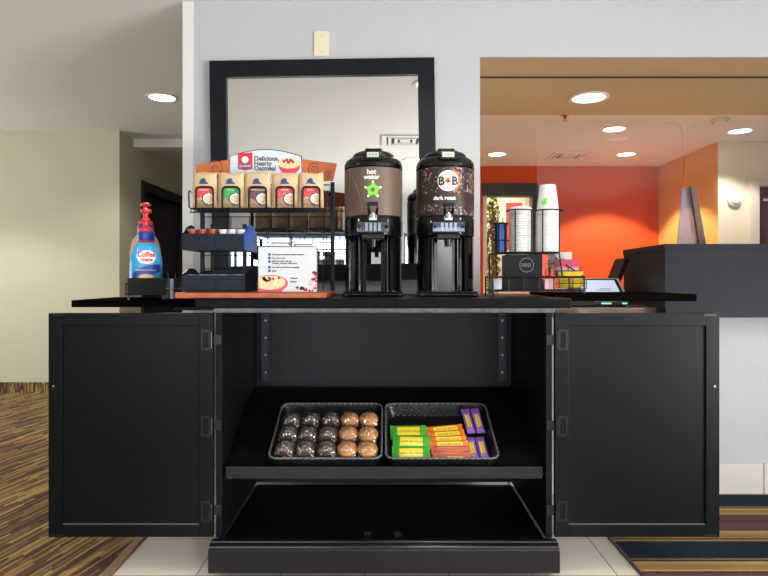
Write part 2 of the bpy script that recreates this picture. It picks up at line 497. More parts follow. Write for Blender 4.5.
# door in the corridor wall
dr = thing('door_1', 'dark door in black casing down the corridor', 'door', (-2.5, 4.6, 0)); dr['kind'] = 'structure'
MB().box(-2.58, -2.54, 4.02, 5.23, 0.008, 1.97, b=.004).build('door_leaf', m_dark, dr)
k = MB(); k.box(-2.6, -2.445, 3.91, 4.02, 0.007, 2.07, b=.004); k.box(-2.6, -2.445, 5.23, 5.34, 0.007, 2.07, b=.004); k.box(-2.6, -2.445, 4.02, 5.23, 1.97, 2.07, b=.004)
k.build('door_frame', m_darktrim, dr)
MB().tube([(-2.535, 4.12, 1.0), (-2.48, 4.12, 1.0), (-2.48, 4.22, 1.0)], .011).build('door_handle', m_steel, dr)

# office behind the opening
r = MB()
YR = 5.18
r.box(0.44, 1.216, YR, YR + .15, 0, CZ); r.box(1.88, 3.5, YR, YR + .15, 0, CZ); r.box(1.216, 1.88, YR, YR + .15, 2.23, CZ)
struct(r, 'wall_red', m_red, 'orange red back wall of the office', 'wall')
struct(MB().box(3.372, 3.52, 3.87, YR, 0, CZ), 'wall_yellow', m_yellow, 'ochre side wall of the office', 'wall')
cw = MB(); cw.box(3.52, 3.74, 3.87, 4.02, 0, CZ); cw.box(4.62, 6.2, 3.87, 4.02, 0, CZ); cw.box(3.74, 4.62, 3.87, 4.02, 2.05, CZ)
cw.box(3.372, 3.52, 3.866, 3.87, 0, CZ)
struct(cw, 'wall_cream', m_cream, 'cream wall beside the office door', 'wall')
struct(MB().box(6.05, 6.2, YW, 4.02, 0, CZ), 'wall_office_right', m_cream, 'cream side wall of the office', 'wall')
struct(MB().box(4.1, 6.2, YW, YW + .15, 0, CZ), 'wall_office_front', m_cream, 'cream front wall of the office', 'wall')

# doorway in the red wall with its dark head and a bright room beyond
dh = MB(); dh.box(1.2, 1.895, YR - .02, YR + .16, 2.085, 2.24, b=.004); dh.box(1.82, 1.895, YR - .02, YR + .16, 0.005, 2.085, b=.004)
struct(dh, 'trim_5', M('dark grey casing', '#2a2526', rough=0.4), 'dark head and jamb of the opening in the red wall', 'casing')
n = MB(); n.box(1.0, 3.3, 6.8, 6.95, 0, CZ); n.box(0.44, 0.6, 5.33, 6.9, 0, CZ); n.box(3.15, 3.3, 5.33, 6.9, 0, CZ)
struct(n, 'wall_back_room', m_cream, 'cream wall of the room seen through the red wall', 'wall')
struct(MB().box(1.216, 1.262, YR - .012, YR + .165, 0.003, 2.085, b=.003), 'trim_6', m_casing, 'cream jamb of the opening in the red wall', 'casing')

door2 = thing('door_2', 'dark plum door in cream casing on the cream wall', 'door', (4.18, 3.95, 0)); door2['kind'] = 'structure'
MB().box(3.78, 4.58, 3.92, 3.96, 0.006, 2.0, b=.003).build('door_leaf', M('dark plum door', '#4a2c33', rough=0.3), door2)
k = MB(); k.box(3.68, 3.775, 3.835, 4.0, 0.004, 2.07, b=.005); k.box(4.585, 4.68, 3.835, 4.0, 0.004, 2.07, b=.005); k.box(3.775, 4.585, 3.835, 4.0, 2.003, 2.07, b=.005)
k.build('door_frame', m_casing, door2)
MB().box(3.86, 3.93, 3.912, 3.9195, 1.86, 1.885, b=.001).build('door_number_plate', m_whitepl, door2)
MB().tube([(3.85, 3.919, 1.0), (3.85, 3.87, 1.0), (3.95, 3.87, 1.0)], .011).build('door_handle', m_steel, door2)

# lobby walls with windows (seen in the mirror)
def wall_with_windows(name, horiz, pos, a0, a1, wins, label, mat):
    q = MB()
    def bx(u0, u1, z0, z1):
        if horiz: q.box(u0, u1, pos - .15, pos, z0, z1)
        else: q.box(pos, pos + .15, u0, u1, z0, z1)
    u = a0
    for (w0, w1, z0, z1) in wins:
        bx(u, w0, 0, CZ); bx(w0, w1, 0, z0); bx(w0, w1, z1, CZ); u = w1
    bx(u, a1, 0, CZ)
    return struct(q, name, mat, label, 'wall')
W1 = (-3.4, -0.62, 0.25, 1.82); W2 = (0.33, 3.4, 0.25, 1.82); W3 = (-4.7, -1.7, 0.25, 1.95); W4 = (0.2, 2.8, 0.4, 1.9)
wall_with_windows('wall_front', True, YB, -6.0, 4.1, [W1, W2], 'lobby wall with two wide windows', m_white)
wall_with_windows('wall_right', False, 4.1, YB - .15, YW, [W3], 'lobby side wall with one wide window', m_white)
wl = MB(); wl.box(-6.15, -6.0, YB, W4[0], 0, CZ); wl.box(-6.15, -6.0, W4[1], 9.2, 0, CZ); wl.box(-6.15, -6.0, W4[0], W4[1], 0, W4[2]); wl.box(-6.15, -6.0, W4[0], W4[1], W4[3], CZ)
struct(wl, 'wall_left', m_beige, 'beige side wall of the hall', 'wall')
def window(n, horiz, pos, wn, label, mull):
    u0, u1, z0, z1 = wn
    t = thing('window_%d' % n, label, 'window', ((u0 + u1) / 2, pos, z0) if horiz else (pos, (u0 + u1) / 2, z0)); t['kind'] = 'structure'
    fr = MB(); gl = MB()
    def bx(m, a, b_, c_, d_, y0, y1):
        if horiz: m.box(a, b_, pos + y0, pos + y1, c_, d_)
        else: m.box(pos + y0, pos + y1, a, b_, c_, d_)
    e = .05; g0, g1 = (-.09, -.03) if horiz else (.03, .09)
    bx(fr, u0, u1, z0, z0 + e, g0, g1); bx(fr, u0, u1, z1 - e, z1, g0, g1)
    for i in range(mull + 1):
        c_ = u0 + (u1 - u0) * i / mull
        bx(fr, max(u0, c_ - e / 2), min(u1, c_ + e / 2), z0 + e, z1 - e, g0, g1)
    m_ = (g0 + g1) / 2
    bx(gl, u0 + .01, u1 - .01, z0 + .01, z1 - .01, m_ - .003, m_ + .003)
    fr.build('window_frame', M('navy window frame', '#22406e', rough=0.4), t, smooth=False)
    gl.build('pane', m_glass, t, smooth=False)
window(1, True, YB, W1, 'wide lobby window left of the narrow pier', 3)
window(2, True, YB, W2, 'wide lobby window right of the narrow pier', 3)
window(3, False, 4.1, W3, 'wide window in the lobby side wall', 3)
window(4, False, -6.12, W4, 'wide added window in the hall side wall', 2)  # unseen window, put in to raise the light in the hall

# ------------------------------------------------------------------ recessed lamps
def downlight(x, d, z, label, power, angle=118, r=0.1, col=(1, .94, .84), blend=0.35):
    y = Y(d)
    t = thing('recessed_downlight', label, 'ceiling light', (x, y, z), group='recessed ceiling lights')
    MB().lathe([(r + .018, -.001), (r + .018, -.006), (r, -.009), (r - .006, -.004), (r - .006, -.001)], 36, (x, y, z), cap=False).build('trim_ring', m_whitemetal, t)
    MB().lathe([(0.0001, -.005), (r - .008, -.005)], 36, (x, y, z), cap=False).build('lens', m_lamp, t)
    l = bpy.data.lights.new('downlight_lamp', 'SPOT')
    l.energy = power * SPOT; l.color = col; l.spot_size = math.radians(angle); l.spot_blend = blend; l.shadow_soft_size = 0.08
    o = bpy.data.objects.new('downlight_lamp', l); COL.objects.link(o); o.parent = t; o.location = (0, 0, -.03)
    return t
downlight(X(162, 4.56), 4.56, CZ, 'round ceiling light over the carpeted hall beside the white wall end', 60, angle=145, col=(1,.96,.88))
downlight(-3.6, 4.3, CZ, 'round ceiling light over the hall near the beige wall', 90, col=(1,.97,.9))
downlight(1.245, 3.645, SOF, 'large round light in the tan soffit', 45, col=(1, .86, .66))
downlight(X(497, 6.65), 6.65, CZ, 'round office ceiling light nearest the opening jamb', 14)
downlight(X(626, 6.65), 6.65, CZ, 'round office ceiling light in front of the orange red wall', 210, angle=106, blend=0.16, col=(1,.8,.6))
downlight(X(614, 5.53), 5.53, CZ, 'round office ceiling light beside the ceiling grille', 12)
downlight(X(740, 5.6), 5.6, CZ, 'round office ceiling light over the cream wall corner', 75, angle=112, blend=0.2)
downlight(0.34, -1.04, CZ, 'round lobby ceiling light behind the ceiling grille in the mirror', 70)
downlight(0.325, 1.68, CZ, 'round lobby ceiling light at the edge of the mirror', 35, angle=150)
downlight(-2.3, 1.2, CZ, 'round lobby ceiling light over the streaked carpet', 40, angle=150)
downlight(2.3, 1.2, CZ, 'round lobby ceiling light over the striped carpet', 25, angle=150)
l = bpy.data.lights.new('back_room_light', 'AREA'); l.size = 1.0; l.energy = 30; l.color = (1, .95, .85)
o = bpy.data.objects.new('back_room_light', l); o.location = (1.6, 6.0, CZ - .02); COL.objects.link(o)

def grille(x, d, label, w=.42, dd=.42):
    y = Y(d)
    t = thing('ceiling_vent', label, 'vent', (x, y, CZ))
    f_ = MB()
    for k in range(3):
        wd = .045 if k == 0 else .03
        a = w / 2 - k * .062; z0 = -.014 - .004 * k
        for (x0, x1, y0, y1) in ((-a, a, -a, -a + wd), (-a, a, a - wd, a), (-a, -a + wd, -a + wd, a - wd), (a - wd, a, -a + wd, a - wd)):
            f_.box(x + x0, x + x1, y + y0, y + y1, CZ - .012, CZ - .002)
    f_.box(x - .05, x + .05, y - .05, y + .05, CZ - .012, CZ - .002)
    f_.build('louvres', m_whitemetal, t)
    MB().box(x - w / 2 + .01, x + w / 2 - .01, y - w / 2 + .01, y + w / 2 - .01, CZ - .0025, CZ - .0005).build('duct_backing', m_greyvent, t)
grille(X(568, 6.75), 6.75, 'square air grille in the office ceiling')
grille(0.21, -0.06, 'square air grille in the lobby ceiling, seen in the mirror', .46)

# sprinkler and detector
xs_, ys_ = X(565, 5.05), Y(5.05)
sp = thing('sprinkler', 'small red and chrome sprinkler head on the office ceiling', 'sprinkler', (xs_, ys_, CZ))
MB().lathe([(.035, -.001), (.035, -.006), (.012, -.012), (.012, -.03)], 20, (xs_, ys_, CZ)).build('escutcheon', M('red enamel', '#b5352a', rough=.4), sp)
q = MB(); q.lathe([(.004, -.031), (.004, -.05), (.022, -.051), (.022, -.054)], 16, (xs_, ys_, CZ))
q.tube([(xs_ - .012, ys_, CZ - .031), (xs_ - .016, ys_, CZ - .042), (xs_, ys_, CZ - .054)], .003, 6); q.tube([(xs_ + .012, ys_, CZ - .031), (xs_ + .016, ys_, CZ - .042), (xs_, ys_, CZ - .054)], .003, 6)
q.build('deflector', m_steel, sp)
xd, yd = X(720, 5.2), Y(5.2)
sd = thing('smoke_detector', 'round ivory smoke detector on the office ceiling', 'smoke detector', (xd, yd, CZ))
MB().lathe([(.075, -.001), (.075, -.012), (.07, -.016)], 28, (xd, yd, CZ)).build('base_plate', m_ivory, sd)
MB().lathe([(.062, -.0165), (.058, -.035), (.042, -.048), (.0001, -.05)], 28, (xd, yd, CZ)).build('sensor_dome', m_ivory, sd)

# round alarm on the cream wall
xa, za = X(733, 6.06), Z(200, 6.06)
al = thing('wall_alarm', 'round white alarm on the cream wall beside the plum door', 'alarm', (xa, 3.866, za))
Mx = Matrix.Translation((xa, 3.866, za)) @ Matrix.Rotation(math.pi / 2, 4, 'X')
MB().lathe([(.068, .0008), (.068, .02), (.06, .03)], 28, Mx=Mx).build('housing', m_whitepl, al)
MB().lathe([(.045, .0305), (.036, .045), (.0001, .05)], 24, Mx=Mx).build('lens', m_whitepl, al)
sw = MB()

# blank plate above the mirror
p = thing('blank_wall_plate', 'ivory blank switch plate on the white wall above the mirror', 'wall plate', (X(321.5, 2.98), YW, Z(56, 2.98)))
px0, px1, pz0, pz1 = X(314, 2.98), X(329.5, 2.98), Z(56.5, 2.98), Z(31.5, 2.98)
MB().box(px0, px1, YW - .007, YW - .0005, pz0, pz1, b=.003).build('plate', m_ivory, p)
for zz in (pz0 + .022, pz1 - .022):
    MB().lathe([(.0035, 0), (.0032, .002)], 10, Mx=Matrix.Translation(((px0 + px1) / 2, YW - .0072, zz)) @ Matrix.Rotation(math.pi / 2, 4, 'X')).build('screw', m_steel, p)

# framed mirror
mx0, mx1, mz0, mz1 = -0.842, 0.264, 1.062, 2.153
mt = thing('framed_mirror', 'large mirror in a wide black frame on the white wall', 'mirror', ((mx0 + mx1) / 2, YW - .003, mz0), (0, math.radians(-0.9), 0))
hw, hh, fw = (mx1 - mx0) / 2, mz1 - mz0, .081
q = MB()
for (a, b_, c_, d_) in ((-hw, hw, 0, fw), (-hw, hw, hh - fw, hh), (-hw, -hw + fw, fw, hh - fw), (hw - fw, hw, fw, hh - fw)):
    q.box(a, b_, -.032, 0, c_, d_, b=.0025)
q.build('frame', m_frame, mt, world=False)
MB().box(-hw + fw - .004, hw - fw + .004, -.014, -.010, fw - .004, hh - fw + .004).build('mirror_glass', m_mirror, mt, world=False, smooth=False)

# ------------------------------------------------------------------ reception side
ctr = thing('reception_counter', 'long polished counter top on the low white wall', 'counter', (2.2, 1.1, 0.88))
MB().box(0.48, 4.09, YW + .004, 1.5, 0.8805, 0.93, b=.008).build('counter_top', m_counter, ctr)
rb = MB(); rb.box(0.5, 4.09, YW + .16, 1.42, 0.003, 0.879)
rb.build('carcass', m_desk, ctr)
dk = thing('reception_desk', 'raised slate grey reception desk box above the white low wall', 'desk', (2.4, 1.0, 0.885))
pl = [(1.349, 0.69), (4.06, 0.69), (4.06, 1.33), (1.406, 1.33)]
q = MB()
def slab(mb, poly, z0, z1):
    k = len(poly)
    mb.add([(x, y, z0) for x, y in poly] + [(x, y, z1) for x, y in poly], [list(range(k))[::-1], [k + i for i in range(k)]] + [(i, (i + 1) % k, k + (i + 1) % k, k + i) for i in range(k)])
slab(q, pl, .931, 1.215); 
q.add([], [])
q.build('body', m_desk, dk, smooth=False)
q = MB(); q.box(1.352, 4.06, .69, YW - .002, .887, .931); q.build('front_apron', m_desk, dk, smooth=False)
q = MB(); slab(q, [(1.345, 0.686), (4.06, 0.686), (4.06, 1.334), (1.402, 1.334)], 1.2155, 1.241); q.build('desk_top', m_desk, dk, smooth=False)

# clear guards
def guard(x0, x1, y, z0, z1, label, rnd):
    r_ = .07; pts = [(x0, z0), (x1, z0)]
    for (cx, cz, a) in ((x1 - r_, z1 - r_, 0), (x0 + r_, z1 - r_, 90)):
        for i in range(7): pts.append((cx + r_ * math.cos(math.radians(a + 15 * i)), cz + r_ * math.sin(math.radians(a + 15 * i))))
    q = MB().prism(pts, y, y + .006)
    return single(q, 'sneeze_guard', m_acry, label, 'clear screen', ((x0 + x1) / 2, y, z0), 'clear screens over the reception desk')
yg = 1.36
guard(X(537, 3.55), X(683.5, 3.55), yg, 0.9302, Z(122, 3.55), 'clear screen with rounded corners in front of the orange red wall', 1)
guard(X(685, 3.55), X(850, 3.55), yg, 0.9302, Z(122, 3.55), 'clear screen with rounded corners in front of the cream wall', 1)
sf = thing('screen_foot', 'pair of tapering clear and bronze feet holding the screens on the desk', 'screen support', (1.75, 1.2, 1.241))
m_fin = film('lavender acrylic', tint=(.66, .72, .86), base=.10, haze=.35, rough=.08, hazecol=(.42, .42, .56))
q = MB(); d_ = 3.3
q.prism([(X(677, d_), 1.2415), (X(699, d_), 1.2415), (X(692, d_), Z(188, d_)), (X(683, d_), Z(188, d_))], Y(d_), Y(d_) + .01); q.build('clear_fin', m_fin, sf)
q = MB(); q.prism([(X(697, d_), 1.2415), (X(704, d_), 1.2415), (X(693, d_), Z(187, d_)), (X(688, d_), Z(187, d_))], Y(d_) - .03, Y(d_) - .012); q.build('bronze_bar', M('bronze brown bar', '#5b4438', rough=.4, metal=.3), sf)

# customer screen and card terminal on the counter
pos = thing('customer_display', 'tilted lit screen in a grey bezel on the counter beside the reception desk', 'screen', (X(603, 3.2), Y(3.2), .93))
T_ = Matrix.Translation((X(604, 3.22), Y(3.2), .9365)) @ Matrix.Rotation(math.radians(-52), 4, 'X')
q = MB(); q.box(-.135, .135, -.012, .012, 0.02, .215, b=.006, Mx=T_); q.build('bezel', M('grey bezel', '#8d8f93', rough=.4), pos)
q = MB(); q.box(-.118, .118, -.0135, -.0122, .034, .203, Mx=T_); q.build('screen_border', m_blackpl, pos)
q = MB(); q.box(-.106, .100, -.0150, -.0137, .05, .19, Mx=T_); q.m = 1
q.box(-.02, .06, -.0154, -.0151, .10, .104, Mx=T_); q.box(.0, .06, -.0154, -.0151, .112, .115, Mx=T_)
q.build('lit_screen', [M('lit screen', '#9aa8c0', emit=('#c4d2ea', .55)), M('screen lettering', '#4a5575', emit=('#5a6585', .2))], pos)
q = MB(); q.box(X(604, 3.22) - .08, X(604, 3.22) + .08, Y(3.2) - .01, Y(3.2) + .13, .9303, .952, b=.004); q.build('stand', M('grey stand', '#77797d', rough=.4), pos)
ct = thing('card_terminal', 'low black terminal with small green lights in front of the lit screen', 'terminal', (X(600, 3.06), Y(3.06), .93))
q = MB(); q.box(X(572, 3.06), X(626, 3.06), Y(3.06), Y(3.06) + .09, .9303, .957, b=.004); q.build('body', m_blackpl, ct)
for a, b_ in ((583, 589), (602, 612), (623, 628)):
    q = MB(); q.box(X(a, 3.05), X(b_, 3.05), Y(3.06) - .0022, Y(3.06) - .0004, .944, .951); q.build('indicator_light', M('green light', '#7fe0c8', emit=('#5fd8b8', 1.0)), ct)
mo = thing('staff_monitor', 'black monitor seen from its side between the lit screen and the desk', 'monitor', (X(618, 3.35), Y(3.35), .93))
T_ = Matrix.Translation((X(613, 3.4), Y(3.43), 1.0)) @ Matrix.Rotation(math.radians(22), 4, 'Y')
q = MB(); q.box(-.014, .014, -.05, .1, .04, .2, b=.004, Mx=T_); q.build('panel', m_satin, mo)
q = MB(); q.box(X(613, 3.4) - .02, X(613, 3.4) + .04, Y(3.43) - .05, Y(3.43) + .05, .9303, 1.05, b=.006); q.build('stand', m_satin, mo)

# greenery and picture in the room beyond the red wall
random.seed(4)
def leafy(name, label, cat, x, y, h, r):
    t = thing(name, label, cat, (x, y, 0))
    MB().lathe([(.12, .002), (.16, .3), (.15, .3), (.14, .28), (.0001, .28)], 20, (x, y, 0)).build('pot', M('dark pot', '#3b3531'), t)
    MB().tube([(x, y, .281), (x, y, h * .9)], .02).build('stem', m_trimwood, t)
    q = MB()
    for i in range(520):
        z = .45 + (h - .45) * random.random(); a = random.random() * 6.28
        rr = r * math.sqrt(random.random()) * min(1, (h - z) / .25 + .25)
        c_ = Vector((x + rr * math.cos(a), y + rr * math.sin(a), z)); s_ = .045
        R_ = Matrix.Rotation(random.random() * 6.28, 3, 'Z') @ Matrix.Rotation(random.uniform(.2, 1.4), 3, 'X')
        q.add([c_ + R_ @ Vector(v) for v in ((0, -s_, 0), (.5 * s_, 0, .008), (0, s_, 0), (-.5 * s_, 0, .008))], [(0, 1, 2, 3)])
    q.build('foliage', M('green leaves', '#6f8a3a', rough=.5, vary=(6, '#b5b05a', .7)), t)
leafy('potted_topiary', 'tall narrow green potted plant beyond the opening in the red wall', 'plant', X(493, 8.0), Y(8.0), Z(195, 8.0) , .09)
pc = thing('wall_picture', 'red picture in a cream frame in the room beyond the red wall', 'picture', (X(513, 8.97), 6.8, Z(262, 8.97)))
q = MB(); q.box(X(502, 8.97), X(526, 8.97), 6.775, 6.7985, Z(256, 8.97), Z(197, 8.97), b=.004); q.build('frame', m_casing, pc)
q = MB(); q.box(X(506, 8.97), X(522, 8.97), 6.771, 6.7745, Z(250, 8.97), Z(203, 8.97)); q.build('print', M('red print', '#c4453c', rough=.6), pc)

# ------------------------------------------------------------------ the black cart
CT = 1.003           # counter height
cart = thing('serving_cart', 'black breakfast cart with both doors folded open and a tilted display shelf', 'cart', (0, 0.3, 0))
q = MB(); q.box(-.679, .674, -.04, .66, CT - .034, CT, b=.005); q.build('countertop', m_blackedge, cart)
q = MB(); q.box(-.62, .62, -.012, .64, .950, .9685, b=.003); q.build('apron_moulding', M('glint grey moulding', '#3a3a3d', rough=.3, vary=(30, '#6a6a6c', .5)), cart)  # lighter grey paints the glint along the moulding
for s in (-1, 1):
    q = MB(); q.box(min(s * .591, s * .614), max(s * .591, s * .614), .0, .62, .128, .9495, b=.002); q.build('side_panel', m_blackin, cart)
q = MB(); q.box(-.5905, .5905, .60, .618, .128, .9495); q.build('back_panel', M('dark grey back board', '#1b1b1f', rough=.45, spec=.25, bump=(70, .03, .002)), cart)
q = MB(); q.box(-.5905, .5905, .002, .5995, .100, .117, b=.002); q.build('bottom_panel', M('polished black board', '#0a0a0c', rough=.22, spec=.25), cart)
# plinth with a rounded top step
q = MB()
prof = [(-.062, .030), (-.062, .108), (-.058, .114), (-.048, .118), (-.040, .124), (-.030, .1275), (.0, .1275), (.0, .030)]
k = len(prof)
q.add([(-.624, y, z) for y, z in prof] + [(.624, y, z) for y, z in prof], [list(range(k))[::-1], [k + i for i in range(k)]] + [(i, (i + 1) % k, k + (i + 1) % k, k + i) for i in range(k)])
q.box(-.624, .624, .0005, .63, .030, .0995)
q.tube([(-.622, -.0535, .1185), (.622, -.0535, .1185)], .0062, 10); q.tube([(-.622, -.034, .1285), (.622, -.034, .1285)], .0045, 10)
q.build('plinth', M('glossy black edging', '#101012', rough=.2, spec=.4, vary=(90, '#1c1c1f', .4)), cart, angle=25)
for sx in (-.55, .55):
    for sy in (.04, .54):
        q = MB(); q.box(sx - .03, sx + .03, sy - .03, sy + .03, 0.0005, .0298, b=.004); q.build('foot', m_satin, cart)
# tilted display shelf
SA = math.atan2(.216, .53)
S0 = Vector((0, .014, .362))
SR = Matrix.Rotation(SA, 4, 'X')
ST = Matrix.Translation(S0) @ SR
sh = MB().box(-.590, .590, .0, .575, -.018, .0, b=.002, Mx=ST).build('display_shelf', m_blackin, cart)
q = MB(); q.box(-.578, .578, -.004, .012, .345, .389, b=.003); q.build('shelf_lip', M('worn black lip', '#141416', rough=.28, spec=.3, vary=(90, '#26262a', .5)), cart)
# slotted standards at the back corners
for s in (-1, 1):
    q = MB(); xc = s * .548
    q.box(xc - .019, xc + .019, .590, .5995, .600, .945, b=.001)
    q.box(xc - .019, xc - .016, .584, .590, .600, .945); q.box(xc + .016, xc + .019, .584, .590, .600, .945)
    q.m = 1
    for z in (.64, .72, .80, .88, .93):
        q.lathe([(.005, 0), (.005, .002)], 12, Mx=Matrix.Translation((xc, .5898, z)) @ Matrix.Rotation(math.pi / 2, 4, 'X'))
    q.build('shelf_standard', [M('dark metal standard', '#2c2c33', rough=.35, metal=.4), m_steel], cart)
# door catches standing on the bottom panel
for px in (367.5, 397.5):
    xc = X(px, 2.23); q = MB()
    q.box(xc - .021, xc + .021, .016, .046, .1172, .1215, b=.001); q.box(xc - .014, xc + .014, .02, .042, .1216, .139, b=.003)
    q.m = 1; q.box(xc - .010, xc + .010, .017, .0198, .124, .136)
    q.build('door_catch', [m_satin, m_hinge], cart)
# folded-open doors
def cart_door(s):
    x0, x1, z0, z1 = .621, 1.2185, .136, .9495
    fx = .049; t0, t1 = -.012, .010
    q = MB()
    def bx(a, b_, c_, d_, y0, y1, bev=.002):
        q.box(min(s * a, s * b_), max(s * a, s * b_), y0, y1, c_, d_, b=bev)
    bx(x0, x0 + fx, z0, z1, t0, t1); bx(x1 - fx, x1, z0, z1, t0, t1)
    bx(x0 + fx, x1 - fx, z0, z0 + .044, t0, t1); bx(x0 + fx, x1 - fx, z1 - .046, z1, t0, t1)
    d = q.build('door', m_black, cart)
    q = MB(); bx(x0 + fx - .003, x1 - fx + .003, z0 + .041, z1 - .043, -.003, .006, 0); q.build('door_panel', m_black, d)
    q = MB(); bx(x0 + fx + .002, x1 - fx - .002, z0 + .0445, z0 + .0475, -.009, -.0035, 0); q.build('bevel_line', M('bright bevel line', '#5c5c60', rough=.3), d)  # pale strip stands in for the bright line on the lower bevel
    for zz, dz in ((z1 - .006, 0), (z0 + .006, 0)):
        q = MB(); bx(x1 - .06, x1 - .012, zz - .005, zz + .005, t0 - .003, t0 - .0003, .001); q.build('strike_plate', m_hinge, d)
    q = MB(); q.lathe([(.0045, 0), (.003, .0025)], 10, Mx=Matrix.Translation((s * (x1 - .018), t0 - .0003, .684)) @ Matrix.Rotation(math.pi / 2, 4, 'X')); q.build('screw', m_steel, d)
    for zc in (Z(340, 2.18), Z(426, 2.18), Z(511, 2.18)):
        h = MB()
        def hb(a, b_, c_, d_, y0, y1, bev=.0008):
            h.box(min(s * a, s * b_), max(s * a, s * b_), y0, y1, c_, d_, b=bev)
        # door leaf is an open C of strap, frame leaf a small plate, knuckle between
        hb(.632, .664, zc + .028, zc + .038, t0 - .0035, t0 - .0003); hb(.632, .664, zc - .038, zc - .028, t0 - .0035, t0 - .0003)
        hb(.658, .664, zc - .028, zc + .028, t0 - .0035, t0 - .0003); hb(.632, .638, zc - .028, zc + .028, t0 - .0035, t0 - .0003)
        hb(.593, .620, zc - .018, zc + .018, -.004, -.0003)
        h.tube([(s * .6265, t0 - .004, zc - .03), (s * .6265, t0 - .004, zc + .03)], .0045, 10)
        h.m = 1
        for (a, b_) in ((.640, .033), (.656, .033), (.640, -.033), (.656, -.033), (.606, 0)):
            h.lathe([(.0028, 0), (.002, .0012)], 8, Mx=Matrix.Translation((s * a, (t0 if a > .62 else 0) - .0036 - (.0005 if a < .62 else 0), zc + b_)) @ Matrix.Rotation(math.pi / 2, 4, 'X'))
        h.build('hinge', [m_hinge, m_hinge], cart)
cart_door(-1); cart_door(1)
# side leaves
m_leaf = M('matt black board', '#0a090a', rough=.75, spec=.1); m_leaf.node_tree.nodes['Principled BSDF'].inputs['IOR'].default_value = 1.03
for s, z1 in ((-1, .9885), (1, 1.0125)):
    q = MB(); a, b_ = (.680, 1.246)
    q.box(min(s * a, s * b_), max(s * a, s * b_), .2, .6, z1 - .028, z1, b=.002); lf = q.build('side_leaf', m_leaf, cart)
    q = MB(); q.box(min(s * .622, s * .9), max(s * .622, s * .9), .38, .4, z1 - .05, z1 - .0285); q.build('leaf_bracket', m_hinge, lf)

# ------------------------------------------------------------------ baskets with muffins and bars
def on_shelf(u, v, w=0.0):
    return ST @ Vector((u, v, w))
def basket(u0, v0, w_, l_, h, label):
    t = thing('woven_basket', label, 'basket', on_shelf(u0 + w_ / 2, v0 + l_ / 2, .0008), (SA, 0, 0), 'woven baskets on the display shelf')
    tp = .018
    def ring(e, z, r=.03, n=5):
        hw_, hl = w_ / 2 - e, l_ / 2 - e; pts = []
        for (sx, sy, a) in ((1, 1, 0), (-1, 1, 90), (-1, -1, 180), (1, -1, 270)):
            for i in range(n):
                an = math.radians(a + 90 * i / (n - 1))
                pts.append((sx * (hw_ - r) + r * math.cos(an), sy * (hl - r) + r * math.sin(an), z))
        return pts
    def dense(e, z, row):
        base = [Vector(p) for p in ring(e, z)]; out = []; per = 0.0
        for i, p in enumerate(base):
            q_ = base[(i + 1) % len(base)]; L_ = (q_ - p).length; m_ = max(1, round(L_ / .0045))
            for j in range(m_): out.append((p.lerp(q_, j / m_), (q_ - p).normalized()))
        res = []
        for i, (p, d) in enumerate(out):
            nrm = Vector((d.y, -d.x, 0)); res.append(p + nrm * (.0016 * math.sin(i * math.pi / 2.5) * (1 if row % 2 else -1)))
        return res
    NR = 8; rings = [[p for p in dense(tp * (1 - i / NR), h * i / NR, i)] for i in range(NR + 1)] + [[p for p in dense(.005 + tp * (1 - i / NR), .005 + (h - .005) * i / NR, i)] for i in range(NR, -1, -1)]
    n = min(len(r) for r in rings)
    rings = [[r[int(j * len(r) / n)] for j in range(n)] for r in rings]
    vs = [p for r in rings for p in r]; fs = []
    for i in range(len(rings) - 1):
        for j in range(n): fs.append((i * n + j, i * n + (j + 1) % n, (i + 1) * n + (j + 1) % n, (i + 1) * n + j))
    fs.append(list(range(n))[::-1]); fs.append([(len(rings) - 1) * n + j for j in range(n)])
    q = MB().add(vs, fs); q.build('body', m_weave, t, world=False, angle=50)
    q = MB(); q.tube([p + Vector((0, 0, .002)) for p in dense(.0025, h, 0)], [.0036 * (1 + .22 * math.sin(i * 1.3)) for i in range(len(dense(.0025, h, 0)))], 8, closed=True); q.build('rim', M('worn rim with highlight grey', '#5a5a60', rough=.3, bump=(220, .6, .003)), t, world=False)  # rim greyed for wear and to paint its highlights
    return t
BV0 = .012
BH = .050
basket(-.428, BV0, .422, .356, BH, 'woven black basket of wrapped muffins on the tilted shelf')
basket(.004, BV0, .422, .356, BH, 'woven black basket of wrapped snack bars on the tilted shelf')

